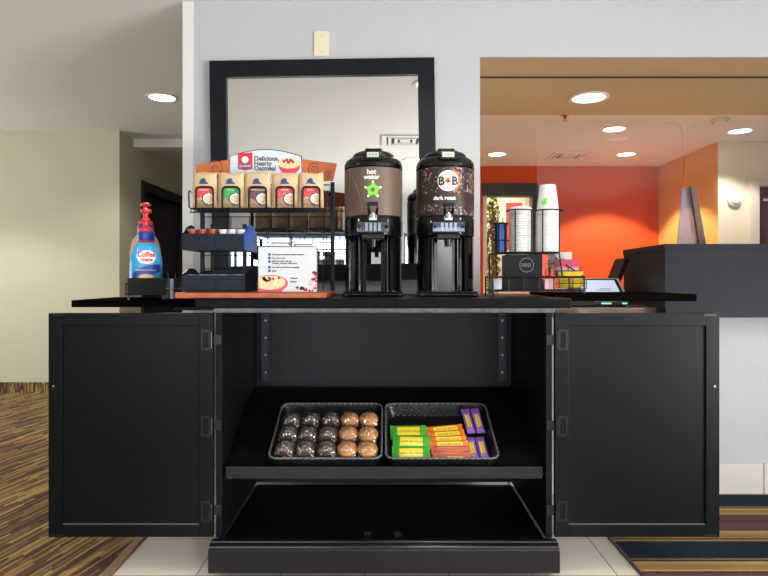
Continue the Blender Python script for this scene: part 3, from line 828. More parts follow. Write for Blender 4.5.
# muffins: cup + crown + crinkled wrap
random.seed(11)
def lump(mb, prof, n, amp, seed, Mx=None):
    rnd = random.Random(seed); k0 = len(mb.v)
    ph = [rnd.random() * 6.28 for _ in range(6)]
    vs = []; fs = []
    for i, (r, z) in enumerate(prof):
        for j in range(n):
            a = 2 * math.pi * j / n
            rr = r * (1 + amp * (math.sin(3 * a + ph[0] + z * 60) + .6 * math.sin(5 * a + ph[1] - z * 90) + .5 * math.sin(8 * a + ph[2])))
            vs.append((rr * math.cos(a), rr * math.sin(a), z + amp * .02 * math.sin(4 * a + ph[3])))
    for i in range(len(prof) - 1):
        for j in range(n): fs.append((i * n + j, i * n + (j + 1) % n, (i + 1) * n + (j + 1) % n, (i + 1) * n + j))
    fs.append(list(range(n))[::-1]); fs.append([(len(prof) - 1) * n + j for j in range(n)])
    mb.add(vs, fs, Mx)
def make_muffin(kind, label, group):
    t = thing('wrapped_muffin', label, 'muffin', group=group)
    if kind == 'choc':
        crown = M('chocolate muffin crust', '#47271e', rough=.6, bump=(160, .8, .004), vary=(120, '#1f0f0b', .8)); cup = M('brown baking cup', '#2c1a14', rough=.6)
    else:
        crown = M('golden muffin crust', '#e29c4a', rough=.5, bump=(160, .7, .004), vary=(70, '#8f4f1c', .7)); cup = M('tan baking cup', '#a8743c', rough=.6)
    q = MB(); vs = []
    pr = []
    n = 40
    for r, z in ((.024, 0), (.032, .034)):
        for j in range(n):
            rr = r * (1 + (.035 if j % 2 else -.02)); a = 2 * math.pi * j / n; pr.append((rr * math.cos(a), rr * math.sin(a), z))
    q.add(pr, [(j, (j + 1) % n, n + (j + 1) % n, n + j) for j in range(n)] + [list(range(n))[::-1], [n + j for j in range(n)]])
    q.build('baking_cup', cup, t, world=False)
    q = MB(); lump(q, [(.030, .0345), (.0375, .040), (.038, .047), (.034, .056), (.025, .063), (.012, .067), (.003, .068)], 28, .012, 3)
    q.build('crown', crown, t, world=False, angle=60)
    q = MB(); rnd = random.Random(5)
    # pillow of clear wrap with two flat crimped ends
    nu, nv = 22, 12; vs = []; fs = []
    for side in (1, -1):
        for i in range(nu + 1):
            for j in range(nv + 1):
                u = -1 + 2 * i / nu; v = -1 + 2 * j / nv
                bul = max(0.0, (1 - abs(u) ** 2.6)) ** .5 * max(0.0, (1 - abs(v) ** 3)) ** .5
                x = u * .0375; y = v * .0362
                z = .037 + side * bul * (.036 if side > 0 else .0335) + (rnd.random() - .5) * .009 * bul
                vs.append((x + (rnd.random() - .5) * .003, y + (rnd.random() - .5) * .003, z))
    m_ = (nu + 1) * (nv + 1)
    for s_ in (0, 1):
        for i in range(nu):
            for j in range(nv):
                a = s_ * m_ + i * (nv + 1) + j
                fs.append((a, a + nv + 1, a + nv + 2, a + 1) if s_ == 0 else (a, a + 1, a + nv + 2, a + nv + 1))
    q.add(vs, fs); q.build('clear_wrap', m_film, t, world=False, angle=20)
    return t
rows = ['front', 'middle', 'back']
cols = ['first from the cart wall', 'second from the cart wall', 'third from the cart wall']
def drop(t, u, v, w, rz=0.0):
    t.matrix_world = Matrix.Translation(on_shelf(u, v, w)) @ SR @ Matrix.Rotation(rz, 4, 'Z')
ch0 = make_muffin('choc', 'x', 'wrapped chocolate muffins'); go0 = make_muffin('gold', 'x', 'wrapped golden muffins')
rnd = random.Random(2)
first = {'c': True, 'g': True}
uu = [-.369, -.292, -.214, -.137, -.061]
for ri in range(3):
    for ci in range(5):
        key = 'c' if ci < 3 else 'g'; src = ch0 if key == 'c' else go0
        t = src if first[key] else copy_tree(src); first[key] = False
        if key == 'c':
            t['label'] = 'wrapped chocolate muffin, %s row, %s' % (rows[ri], ['at the basket end', 'in the middle of the brown ones', 'next to a golden muffin'][ci])
        else:
            t['label'] = 'wrapped golden muffin, %s row, %s' % (rows[ri], ['next to a chocolate one', 'at the end by the bar basket'][ci - 3])
        u = uu[ci] + rnd.uniform(-.001, .001); v = (.0635, .150, .243)[ri] + rnd.uniform(-.003, .003)
        drop(t, u, v, 0.0095 + (.0 if ri == 0 else .004) , rnd.uniform(-.12, .12))

# snack bars: crimped pillow packs with a printed band
def bar_mesh(w_, l_, t_, nm, mats, parent, band=None, words=None, tw=.012):
    q = MB(); nu, nv = 26, 10
    vs = []; fs = []
    for side in (1, -1):
        for i in range(nu + 1):
            for j in range(nv + 1):
                u = -1 + 2 * i / nu; v = -1 + 2 * j / nv
                flat = max(0.0, 1 - (abs(u) / .88) ** 4) if abs(u) < .88 else 0.0
                bul = flat ** .5 * max(0.0, 1 - abs(v) ** 3) ** .5
                zig = .0015 * (1 if j % 2 else -1) if i in (0, nu) else 0
                vs.append((u * w_ / 2 + zig, v * l_ / 2, t_ / 2 + side * (bul * t_ / 2 + .0003)))
    m_ = (nu + 1) * (nv + 1)
    for s_ in (0, 1):
        for i in range(nu):
            for j in range(nv):
                a = s_ * m_ + i * (nv + 1) + j
                q.f.append([a, a + nv + 1, a + nv + 2, a + 1] if s_ == 0 else [a, a + 1, a + nv + 2, a + nv + 1])
                u = -1 + 2 * (i + .5) / nu; v = -1 + 2 * (j + .5) / nv
                q.mi.append(1 if (band and s_ == 0 and band[0] < u < band[1] and band[2] < v < band[3]) else 0)
    q.v = [Vector(v) for v in vs]
    if words:
        q.m = 2
        def fn(a, b_):
            u = a / (w_ / 2); v = b_ / (l_ / 2)
            flat = max(0.0, 1 - (abs(u) / .88) ** 4) ** .5
            return (a, b_, t_ / 2 + flat * max(0.0, 1 - abs(v) ** 3) ** .5 * t_ / 2 + .0009)
        for s_, sz, x, z in words: q.text(s_, sz, x, z, fn)
    return q.build(nm, mats, parent, world=False)
m_bg = M('green wrapper', '#3f9e35', rough=.25, bump=(90, .3, .003)); m_by = M('yellow print', '#e5c62e', rough=.3); m_bk = M('dark green lettering', '#1d4a1c', rough=.4)
m_bo = M('orange wrapper', '#d9731f', rough=.25, bump=(90, .3, .003)); m_br = M('brick red wrapper', '#b5523a', rough=.25, bump=(90, .3, .003)); m_brl = M('brown lettering', '#6a2a12', rough=.4)
m_bp = M('purple wrapper', '#8a5cb4', rough=.25, bump=(90, .3, .003)); m_bpl = M('purple lettering', '#3c1c66', rough=.4)
def snack(kind, label, group):
    t = thing('snack_bar', label, 'snack bar', group=group)
    if kind == 'green': bar_mesh(.142, .062, .018, 'wrapper', [m_bg, m_by, m_bk], t, (-.62, .64, -.7, .62), [('NATURE VALLEY', .0125, .006, -.006)])
    elif kind == 'orange': bar_mesh(.148, .036, .020, 'wrapper', [m_bo, m_by, m_brl], t, (-.6, .7, -.4, .6), [('NATURE VALLEY', .011, .006, -.002)])
    elif kind == 'red': bar_mesh(.148, .036, .020, 'wrapper', [m_br, m_by, m_brl], t, (-.2, .6, -.7, -.1), None)
    else: bar_mesh(.112, .034, .016, 'wrapper', [m_bp, m_by, m_bpl], t, (-.55, .45, -.5, .6), [('NATURE VALLEY', .0085, -.003, -.002)])
    return t
def lay(t, u, v, w, rz=0, tilt=0, roll=0):
    t.matrix_world = Matrix.Translation(on_shelf(u, v, w)) @ SR @ Matrix.Rotation(rz, 4, 'Z') @ Matrix.Rotation(tilt, 4, 'X') @ Matrix.Rotation(roll, 4, 'Y')
R = math.radians
g0 = snack('green', 'x', 'green snack bars')
for i, (u, v, w, tl, rz, nm) in enumerate(((.102, .074, .020, 20, 1, 'front one of its stack'), (.105, .131, .028, 20, -2, 'middle one of its stack'), (.096, .190, .032, 20, 2, 'rearmost of its stack'))):
    t = g0 if i == 0 else copy_tree(g0); t['label'] = 'green and yellow wrapped snack bar, ' + nm; lay(t, u, v, w, R(rz), R(tl))
o0 = snack('orange', 'x', 'orange snack bars'); r0 = snack('red', 'x', 'brick red snack bars')
spots = [(.255, .062, 0, 'red'), (.253, .094, 1, 'red'), (.250, .125, 2, 'orange'), (.247, .156, 4, 'orange'), (.244, .188, 6, 'orange'), (.240, .222, 9, 'orange')]
no = nr = 0
for u, v, rz, kd in spots:
    if kd == 'red':
        t = r0 if nr == 0 else copy_tree(r0); t['label'] = 'brick red wrapped snack bar, ' + ['foremost of the leaning row', 'second from the front of the leaning row'][nr]; nr += 1
    else:
        t = o0 if no == 0 else copy_tree(o0); t['label'] = 'orange wrapped snack bar, ' + ['next to the brick red bars', 'second behind the brick red bars', 'second from the back of the leaning row', 'rearmost and most slanted of the leaning row'][no]; no += 1
    lay(t, u, v, .022, R(rz), R(36))
p0 = snack('purple', 'x', 'purple snack bars')
for i, (u, v, w, rz, tl, nm) in enumerate(((.338, .112, .014, 94, 0, 'front pair, beside the brick red bars'), (.376, .114, .014, 94, 0, 'front pair, nearest the basket corner'),
                                     (.340, .262, .034, 100, 0, 'rear pair, beside the orange bars'), (.379, .264, .034, 100, 0, 'rear pair, nearest the basket side'))):
    t = p0 if i == 0 else copy_tree(p0); t['label'] = 'purple wrapped snack bar, ' + nm
    lay(t, u, v, w, R(rz), 0, R(-10 if i < 2 else -24))

# ------------------------------------------------------------------ two insulated drink servers
def speckle():
    m, nt, p, N, L = newmat('dark wrap with printed coffee beans')
    tc = N.new('ShaderNodeTexCoord')
    vo = N.new('ShaderNodeTexVoronoi'); vo.inputs['Scale'].default_value = 95
    L.new(tc.outputs['Object'], vo.inputs['Vector'])
    no = N.new('ShaderNodeTexNoise'); no.inputs['Scale'].default_value = 20; L.new(tc.outputs['Object'], no.inputs['Vector'])
    th = N.new('ShaderNodeMapRange'); th.inputs['From Min'].default_value = .33; th.inputs['From Max'].default_value = .65; th.inputs['To Min'].default_value = .22; th.inputs['To Max'].default_value = .5
    L.new(no.outputs['Fac'], th.inputs['Value'])
    lt = N.new('ShaderNodeMath'); lt.operation = 'LESS_THAN'; L.new(vo.outputs['Distance'], lt.inputs[0]); L.new(th.outputs['Result'], lt.inputs[1])
    # beans fade into a plain band, as printed
    sp = N.new('ShaderNodeSeparateXYZ'); L.new(tc.outputs['Object'], sp.inputs[0])
    c1 = N.new('ShaderNodeMath'); c1.operation = 'COMPARE'; c1.inputs[1].default_value = .387; c1.inputs[2].default_value = .022; L.new(sp.outputs['Z'], c1.inputs[0])
    iv = N.new('ShaderNodeMath'); iv.operation = 'SUBTRACT'; iv.inputs[0].default_value = 1; L.new(c1.outputs[0], iv.inputs[1])
    ml = N.new('ShaderNodeMath'); ml.operation = 'MULTIPLY'; L.new(lt.outputs[0], ml.inputs[0]); L.new(iv.outputs[0], ml.inputs[1])
    cr = N.new('ShaderNodeValToRGB'); e = cr.color_ramp.elements
    e[0].color = lin('#4a3630'); e[1].color = lin('#d6c8c2')
    for pos, c in ((.35, '#7a5a50'), (.6, '#a58d86'), (.8, '#5a4a54')):
        q = e.new(pos); q.color = lin(c)
    L.new(vo.outputs['Color'], cr.inputs[0])
    mx = N.new('ShaderNodeMix'); mx.data_type = 'RGBA'; mx.inputs['A'].default_value = lin('#2e2220')
    L.new(ml.outputs[0], mx.inputs['Factor']); L.new(cr.outputs[0], mx.inputs['B'])
    L.new(mx.outputs['Result'], p.inputs['Base Color']); p.inputs['Roughness'].default_value = .3
    return m
m_bean = speckle()
m_taupe = M('taupe printed wrap', '#5e4d40', rough=.38)
m_taupel = M('pale arc print', '#86756a', rough=.4)
m_green = M('bright green print', '#6fd42c', rough=.4)
m_wtxt = M('white print', '#f2f0ec', rough=.5)
m_lcd = M('grey green display', '#a9b7a6', rough=.25)
m_gauge = M('clear grey gauge', '#565d66', rough=.12, metal=.8)
m_gauge2 = M('sight glass', '#8a93a0', rough=.25, metal=.6)
m_orange = M('orange print', '#c9772e', rough=.4)

def drink_server(x, y, label, kind):
    t = thing('drink_server', label, 'drink server', (x, y, CT + .0005), group='drink servers on the counter')
    R_ = .119
    m = M
    # base plate with turned-up corners
    q = MB(); q.box(-.121, .121, -.125, .118, 0, .014, b=.006); q.box(-.117, .117, -.12, .114, .0142, .021, b=.003)
    q.m = 1
    for sx in (-1, 1):
        q.lathe([(.006, 0), (.005, .004)], 12, Mx=Matrix.Translation((sx * .105, -.1252, .008)) @ Matrix.Rotation(math.pi / 2, 4, 'X'))
    q.build('base_plate', [m_blackpl, m_hinge], t, world=False)
    for s in (-1, 1):
        q = MB(); q.shell(.116, .010, s * R(36), s * R(143), .0215, .236, 20); q.build('stand_shell', m_blackpl, t, world=False)
    q = MB()
    for s in (-1, 1):
        q.box(min(s * .030, s * .052), max(s * .030, s * .052), .010, .016, .0215, .236); q.tube([(s * .058, -.055, .0215), (s * .058, -.055, .236)], .010, 14); q.tube([(s * .046, .03, .0215), (s * .046, .03, .236)], .008, 12)
        for i in range(14):
            q.box(s * .058 - .0115, s * .058 + .0115, -.0665, -.05, .045 + i * .008, .049 + i * .008)
    q.build('support_post', m_blackpl, t, world=False)
    # collar, body sleeve, shoulder
    q = MB(); q.lathe([(.06, .2365), (.112, .2365), (R_, .243), (R_ + .0005, .31), (R_ - .004, .3195), (.07, .3195)], 64); q.build('lower_collar', m_blackpl, t, world=False)
    zb, zt = .320, .512
    q = MB(); q.lathe([(R_ - .003, zb), (R_, zb + .002), (R_, zt - .002), (R_ - .003, zt)], 72)
    q.m = 1
    fn = lambda a, b_: ((R_ + .0009) * math.sin(a / R_), -(R_ + .0009) * math.cos(a / R_), b_)
    if kind == 'water':
        q.text('hot', .026, -.006, .482, fn, weight=.0005); q.text('water', .026, -.006, .462, fn, weight=.0005)
        q.m = 2
        cz = .420; pts = []
        for i in range(10):
            rr = (.034, .019)[i % 2]; a = math.pi / 2 + i * math.pi / 5
            pts.append((rr * math.cos(a), cz + rr * math.sin(a)))
        q.fill(pts, fn, rings=5)
        q.m = 0; fn2 = lambda a, b_: ((R_ + .0016) * math.sin(a / R_), -(R_ + .0016) * math.cos(a / R_), b_)
        q.fill([(.010 * math.cos(math.pi / 2 + i * 1.2566), cz + .010 * math.sin(math.pi / 2 + i * 1.2566)) for i in range(5)], fn2)
        q.m = 1
        for i in range(5):
            a = math.pi / 2 + i * 1.2566
            q.fill(circle(.0045, 12, .031 * math.cos(a), cz + .031 * math.sin(a)), fn2)
        q.m = 3
        for s in (-1, 1):
            pts = []
            for i in range(25):
                u = i / 24; pts.append(Vector(fn(s * (.045 + .075 * u ** 2.2), zb + .004 + (zt - zb - .008) * u)))
            q.tube(pts, .0007, 5)
        mats = [m_taupe, m_wtxt, m_green, m_taupel]
    else:
        cz = .455
        q.text('dark roast', .021, -.014, .381, fn, weight=.0006)
        q.fill(circle(.041, 40, 0, cz), fn, rings=6)
        fn2 = lambda a, b_: ((R_ + .0015) * math.sin(a / R_), -(R_ + .0015) * math.cos(a / R_), b_)
        fn3 = lambda a, b_: ((R_ + .0020) * math.sin(a / R_), -(R_ + .0020) * math.cos(a / R_), b_)
        q.m = 2
        def arcband(r0, r1, a0, a1, f_, n=30):
            vs = []; 
            for i in range(n + 1):
                a = a0 + (a1 - a0) * i / n
                vs += [f_(r0 * math.cos(a), cz + r0 * math.sin(a)), f_(r1 * math.cos(a), cz + r1 * math.sin(a))]
            q.add(vs, [(2 * i, 2 * i + 1, 2 * i + 3, 2 * i + 2) for i in range(n)])
        arcband(.0255, .0275, 0, 2 * math.pi, fn2)
        for i in range(24):            # tiny ring lettering, too small to read
            a = .35 + i * .108 + (0 if i < 12 else .62)
            arcband(.031, .0355, a, a + .06, fn2, 2)
            arcband(.031, .0355, a + math.pi * 0, a + .06, fn2, 2)
        for i in range(11):
            a = math.pi * 1.17 + i * .19
            arcband(.031, .0355, a, a + .10, fn2, 2)
        q.text('B', .046, -.026, cz - .016, fn3, weight=.0012); q.text('B', .046, .026, cz - .016, fn3, weight=.0012)
        q.m = 3
        q.fill(circle(.011, 20, 0, cz), fn3); arcband(.043, .049, -1.15, 1.2, fn2)
        pts = [fn2(.030 + .006 * (i % 2) + i * .004, cz - .040 - i * .007) for i in range(5)]
        q.tube([Vector(p_) for p_ in pts], .0028, 6)
        q.m = 2; q.text('&', .020, 0, cz - .007, lambda a, b_: ((R_ + .0026) * math.sin(a / R_), -(R_ + .0026) * math.cos(a / R_), b_))
        mats = [m_bean, m_wtxt, M('black print', '#1c1715', rough=.5), m_orange]
    q.build('printed_sleeve', mats, t, world=False)
    q = MB(); q.lathe([(R_ - .004, .5125), (R_ + .0005, .516), (R_ + .0005, .532), (.113, .548), (.098, .559), (.09, .562)], 64); q.build('shoulder', m_blackpl, t, world=False)
    # lid with raised grip
    q = MB(); q.lathe([(.086, .5625), (.088, .568), (.080, .579), (.062, .587), (.03, .590), (.0001, .590)], 48); q.box(-.034, .034, -.05, .03, .589, .597, b=.004)
    q.build('lid', m_satin, t, world=False)
    # display pod
    P_ = Matrix.Translation((0, -.108, .549)) @ Matrix.Rotation(R(-14), 4, 'X')
    q = MB(); q.box(-.036, .036, -.022, .04, -.018, .022, b=.009, Mx=P_)
    pd = q.build('display_pod', m_satin, t, world=False)
    q = MB(); q.box(-.023, .023, -.0235, -.0222, -.010, .011, Mx=P_); q.m = 1
    for i in range(3): q.box(-.016 + i * .012, -.009 + i * .012, -.0242, -.0237, -.004, .005, Mx=P_)
    q.build('display', [m_lcd, M('display digits', '#7d897c', rough=.4)], pd, world=False)
    # faucet: loop handle, valve, sight gauge, spout
    q = MB(); y0 = -R_ - .030
    q.tube([(-.013, -R_ - .012, .320), (-.017, y0, .342), (-.018, y0, .356), (-.013, y0 + .002, .364), (.013, y0 + .002, .364), (.018, y0, .356), (.017, y0, .342), (.013, -R_ - .012, .320)], .0052, 10)
    q.box(-.021, .021, y0 - .006, y0 + .007, .354, .368, b=.004)
    q.build('tap_handle', m_satin, t, world=False)
    q = MB(); q.lathe([(.014, 0), (.014, .014), (.011, .02), (.0001, .022)], 18, (0, -R_ - .013, .306)); q.box(-.016, .016, -R_ - .016, -R_ - .0015, .298, .322, b=.003); q.build('valve_bonnet', m_steel, t, world=False)
    q = MB(); q.box(-.064, .064, -R_ - .022, -R_ + .03, .250, .293, b=.006); q.m = 1
    for sx in (-.053, .053):
        q.lathe([(.0065, 0), (.005, .003)], 12, Mx=Matrix.Translation((sx, -R_ - .0222, .272)) @ Matrix.Rotation(math.pi / 2, 4, 'X'))
    q.m = 2
    for i in range(4): q.box(-.030 + i * .017, -.020 + i * .017, -R_ - .0235, -R_ - .0222, .256, .288)
    q.build('tap_plate', [m_gauge, m_blackpl, m_gauge2], t, world=False)
    q = MB(); q.box(-.045, .045, -R_ - .012, -R_ + .05, .225, .2495, b=.006); q.lathe([(.013, .196), (.015, .2245)], 20, (0, -R_ + .006, 0)); q.build('spout', m_satin, t, world=False)
    return t
drink_server(X(373.5, 2.47), Y(2.47), 'hot water server with a taupe wrap and a green star', 'water')
drink_server(X(445, 2.47), Y(2.47), 'dark roast coffee server with a bean print wrap and round badge', 'coffee')

# ------------------------------------------------------------------ creamer bottles in their rack
def bottle(x, y, z, label, body, neckm, print_fn):
    t = thing('creamer_bottle', label, 'bottle', (x, y, z), (0, 0, R(23)), group='creamer pump bottles')
    pr = [(.050, 0), (.061, .006), (.064, .03), (.064, .12), (.062, .15), (.054, .182), (.042, .203), (.032, .214)]
    q = MB(); q.lathe(pr, 40, sx=1, sy=.78)
    mats = print_fn(q, pr)
    q.build('body', mats, t, world=False)
    q = MB(); q.lathe([(.032, .2145), (.034, .218), (.034, .221)], 30); q.build('shoulder_ring', m_redpl, t, world=False)
    q = MB(); q.lathe([(.034, .2215), (.035, .226), (.034, .252), (.030, .256)], 30)
    q.build('collar', neckm, t, world=False)
    q = MB(); q.lathe([(.029, .2565), (.029, .268), (.016, .276), (.011, .282), (.011, .300), (.016, .303), (.016, .312), (.009, .316), (.009, .334), (.021, .338), (.022, .346), (.014, .351), (.0001, .352)], 24)
    q.tube([(0, 0, .343), (0, -.03, .343), (0, -.045, .336)], [.008, .007, .006], 10)
    q.build('pump', m_redpl, t, world=False)
    return t
m_redpl = M('red pump plastic', '#d8343c', rough=.3)
def rad(pr, z):
    for (r0, z0), (r1, z1) in zip(pr, pr[1:]):
        if z0 <= z <= z1: return r0 + (r1 - r0) * (z - z0) / max(z1 - z0, 1e-6)
    return pr[-1][0]
def ell(pr, off):
    def fn(a, b_):
        r = rad(pr, b_) + off; th = a / .064
        return (r * math.sin(th), -.78 * r * math.cos(th), b_)
    return fn
def blue_print(q, pr):
    f1, f2, f3 = ell(pr, .0009), ell(pr, .0015), ell(pr, .0021)
    q.m = 1   # white cloud-shaped badge
    q.fill([(.040 * math.cos(a) * (1 + .08 * math.sin(3 * a)), .150 + .030 * math.sin(a) * (1 + .08 * math.cos(2 * a))) for a in [i * 2 * math.pi / 36 for i in range(36)]], f1, rings=5)
    q.m = 2; q.text('Coffee', .030, 0, .151, f2, weight=.001, squeeze=.92); q.text('mate', .022, .003, .133, f2, weight=.001)
    q.m = 3   # deep blue swoosh
    n = 24; vs = []
    for i in range(n + 1):
        u = -1 + 2 * i / n; a = u * .062
        vs += [f1(a, .070 + .020 * u), f1(a, .104 + .020 * u + .010 * math.cos(u * 2))]
    q.add(vs, [(2 * i, 2 * i + 1, 2 * i + 3, 2 * i + 2) for i in range(n)])
    q.m = 1; q.text('FRENCH VANILLA', .0105, 0, .093, f2)
    q.m = 4; q.fill(circle(.036, 30, 0, .066, .42), f2, rings=4); q.m = 5; q.fill(circle(.026, 26, 0, .069, .36), f3, rings=3)
    return [M('sky blue bottle', '#3fa3dc', rough=.28), m_wtxt, M('red lettering', '#cf2438', rough=.4), M('deep blue print', '#164a9c', rough=.35), M('tan cup print', '#c98a52', rough=.4), M('pale foam print', '#edcda0', rough=.4)]
def tan_print(q, pr):
    f1, f2 = ell(pr, .0009), ell(pr, .0015)
    q.m = 1; q.fill(circle(.040, 30, 0, .150, .75), f1, rings=5)
    q.m = 2; q.text('Coffee', .030, 0, .151, f2, weight=.001, squeeze=.92); q.text('mate', .022, .003, .133, f2, weight=.001)
    return [M('tan bottle', '#d5a47e', rough=.3), m_wtxt, M('red lettering', '#cf2438', rough=.4)]
LZ = .9885
bx_, by_ = X(146, 2.5), Y(2.5)
rk = thing('creamer_rack', 'black bottle rack standing on the side leaf beside the oatmeal stand', 'rack', (bx_, by_, LZ + .0005), (0, 0, R(23)))
q = MB(); q.box(-.071, .071, -.078, -.072, .018, .088, b=.002); q.build('front_panel', m_blackin, rk, world=False)
q = MB(); q.box(-.074, .074, -.0715, .06, .018, .023); q.box(-.074, .074, .0605, .205, .060, .065); q.build('tier', m_blackin, rk, world=False)
for s in (-1, 1):
    q = MB(); q.box(min(s * .0745, s * .079), max(s * .0745, s * .079), -.07, .205, .018, .07); q.build('side_panel', m_blackin, rk, world=False)
for sx in (-.066, .066):
    for sy in (-.068, .185):
        q = MB(); q.box(sx - .005, sx + .005, sy - .004, sy + .004, .0, .0175 if sy < 0 else .0595); q.build('leg', m_satin, rk, world=False)
bottle(bx_, by_, LZ + .0245, 'sky blue creamer pump bottle with a blue collar', 0, M('blue collar', '#1b3fa0', rough=.3), blue_print)
bottle(X(145.5, 2.63), by_ + .13, LZ + .0665, 'tan creamer pump bottle with a purple collar behind the blue one', 0, M('purple collar', '#5b2c86', rough=.3), tan_print)
hx, hy = X(172, 2.46), Y(2.47)
hd = thing('stirrer_holder', 'small dark cup with a brass clip beside the creamer rack', 'holder', (hx, hy, LZ + .0005))
q = MB(); q.lathe([(.024, 0), (.028, .003), (.030, .085), (.028, .085), (.026, .006), (.0001, .006)], 26); q.build('cup', M('smoky dark plastic', '#33373a', rough=.12), hd, world=False)
q = MB(); q.tube([(.031 * math.cos(a), .031 * math.sin(a), .045) for a in [i * 2 * math.pi / 24 for i in range(24)]], .003, 6, closed=True); q.tube([(.03, 0, .045), (.045, -.004, .047)], .003, 6); q.build('clip', m_brass, hd, world=False)
q = MB(); q.tube([(-.012, 0, .008), (-.020, 0, .115)], .003, 6); q.tube([(.004, .006, .008), (.008, .01, .108)], .003, 6); q.build('stirrer', m_satin, hd, world=False)

# ------------------------------------------------------------------ oatmeal stand
BX0, BX1 = X(175.5, 2.18), X(326.5, 2.18)
bd = single(MB().box(BX0, BX1, -.02, .325, CT + .0005, CT + .0205, b=.003), 'wooden_board', m_wood, 'orange brown wooden board overhanging the end of the countertop', 'board', (-.4, .1, CT))
BZ = CT + .021
st = thing('oatmeal_stand', 'black wire oatmeal stand with an arched sign on top', 'display stand', (-.48, .2, BZ))
SX0, SX1 = X(191, 2.36), X(327, 2.36)
zs = 1.352                       # floor of the top basket
q = MB()
for i in range(23):              # floor and back wires
    x = SX0 + (SX1 - SX0) * i / 22
    q.tube([(x, .16, zs), (x, .29, zs)], .0016, 6)
nz = 46
q.tube([(SX0 + (SX1 - SX0) * i / nz, .157, zs - (.003 if i % 2 else .017)) for i in range(nz + 1)], .0018, 5)
q.tube([(SX0, .157, zs - .018), (SX1, .157, zs - .018)], .0026, 6)
for y in (.16, .205, .25, .29): q.tube([(SX0, y, zs - .003), (SX1, y, zs - .003)], .0026, 6)
def loop(x0, x1, z0, z1, y, r=.015):
    pts = [(x0, y, z0)]
    for i in range(6): a = math.pi - i * math.pi / 10; pts.append((x0 + r + r * math.cos(a), y, z1 - r + r * math.sin(a)))
    for i in range(6): a = math.pi / 2 - i * math.pi / 10; pts.append((x1 - r + r * math.cos(a), y, z1 - r + r * math.sin(a)))
    pts.append((x1, y, z0)); return pts
slots = [204.5, 231, 257.5, 285, 311]
for c_ in slots:
    xc = X(c_, 2.35); q.tube(loop(xc - .034, xc + .034, zs, zs + .082, .16), .0040, 8)
for x in (SX0 - .004, SX1 + .004):
    pts = [(x, .16, zs), (x, .155, zs + .05), (x, .16, zs + .066), (x, .28, zs + .066), (x, .29, zs)]
    q.tube(pts, .0032, 8)
q.tube([(SX0, .29, zs), (SX0, .29, zs + .11), (SX1, .29, zs + .11), (SX1, .29, zs)], .0026, 6)
q.build('wire_basket', m_wire, st)
for xp, nm in ((X(203, 2.5), 'post'), (X(331, 2.42) , 'post')):
    q = MB(); q.box(xp - .0085, xp + .0085, .297, .312, BZ + .0005, 1.475, b=.002); q.build('post', m_navy, st)
q = MB()
xb0, xb1 = X(204, 2.5), X(331, 2.42)
for z in (1.06, 1.115, 1.17, 1.225, 1.28, 1.33): q.tube([(xb0, .294, z), (xb1, .294, z)], .0022, 6)
for i in range(7):
    x = xb0 + (xb1 - xb0) * (i + .5) / 7; q.tube([(x, .2985, BZ + .001), (x, .2985, 1.330)], .0022, 6)
q.build('back_grid', m_wire, st)
# lower cross shelf on the right with an upturned rim
q = MB()
for i in range(13):
    x = X(262, 2.42) + (X(329, 2.42) - X(262, 2.42)) * i / 12
    q.tube([(x, .21, 1.245), (x, .287, 1.245)], .0014, 5)
for z, y in ((1.243, .21), (1.275, .205), (1.243, .28)): q.tube([(X(262, 2.42), y, z), (X(329, 2.42), y, z)], .0022, 6)
q.build('wire_shelf', m_wire, st)
# sign: arched panel between two flared brown wings with scrolls
sy = .318
m_sign = M('pale sign print', '#c6cfd8', rough=.45); m_badge = M('red badge print', '#c8202f', rough=.4); m_bluep = M('dark blue print', '#1d3a78', rough=.4); m_gtxt = M('grey brown lettering', '#57524f', rough=.5)
m_pink = M('pink bowl print', '#d23a5c', rough=.4); m_oat = M('oatmeal print', '#e8d3ac', rough=.6, vary=(120, '#c9a470', .8)); m_berry = M('berry print', '#a01c2c', rough=.4); m_swirl = M('dark scroll print', '#6a2f14', rough=.4)
d_s = sy - CAMY
SXc = lambda px: X(px, d_s)
SZc = lambda py: Z(py, d_s)
q = MB()
poly = [(SXc(230), SZc(177)), (SXc(301.5), SZc(177)), (SXc(301.5), SZc(156))]
for i in range(13):
    u = i / 12; poly.append((SXc(301.5 - 71.5 * u), SZc(156 - 6.5 * math.sin(math.pi * u))))
q.prism(poly, sy, sy + .004)
q.m = 1; q.tube([(x, sy - .0005, z) for x, z in poly], .0016, 5, closed=True)
fy = lambda o: (lambda a, b_: (a, sy - o, b_))
bx0, bx1, bz0, bz1 = SXc(238), SXc(252.5), SZc(170.5), SZc(152.5)
q.m = 2; q.fill([(bx0, bz0 + .006), (bx0, bz1 - .003), (bx1, bz1), (bx1, bz0 + .006), ((bx0 + bx1) / 2, bz0)], fy(.0008))
q.m = 3; q.fill([(bx0, bz0 + .012), (bx1, bz0 + .012), (bx1, bz0 + .027), (bx0, bz0 + .027)], fy(.0014))
q.m = 4; q.text('QUAKER', .0135, (bx0 + bx1) / 2, bz0 + .0145, fy(.002)); q.fill(circle(.014, 20, (bx0 + bx1) / 2, bz0 + .045, 1.0), fy(.0014))
q.m = 5
for i, s_ in enumerate(('Delicious,', 'Hearty', 'Oatmeal')): q.text(s_, .0265, SXc(254), SZc(160.6 + i * 4.9), fy(.001), align='LEFT', weight=.0009)
bcx, bcz = SXc(290), SZc(166)
q.m = 6; q.fill([(SXc(277.5), SZc(162)), (SXc(279.5), SZc(169)), (SXc(283), SZc(173)), (SXc(296), SZc(173)), (SXc(299.5), SZc(169)), (SXc(300.8), SZc(162))], fy(.0008))
q.m = 7; q.fill(circle(.0475, 30, SXc(289.2), SZc(163.2), .48), fy(.0014))
q.m = 8
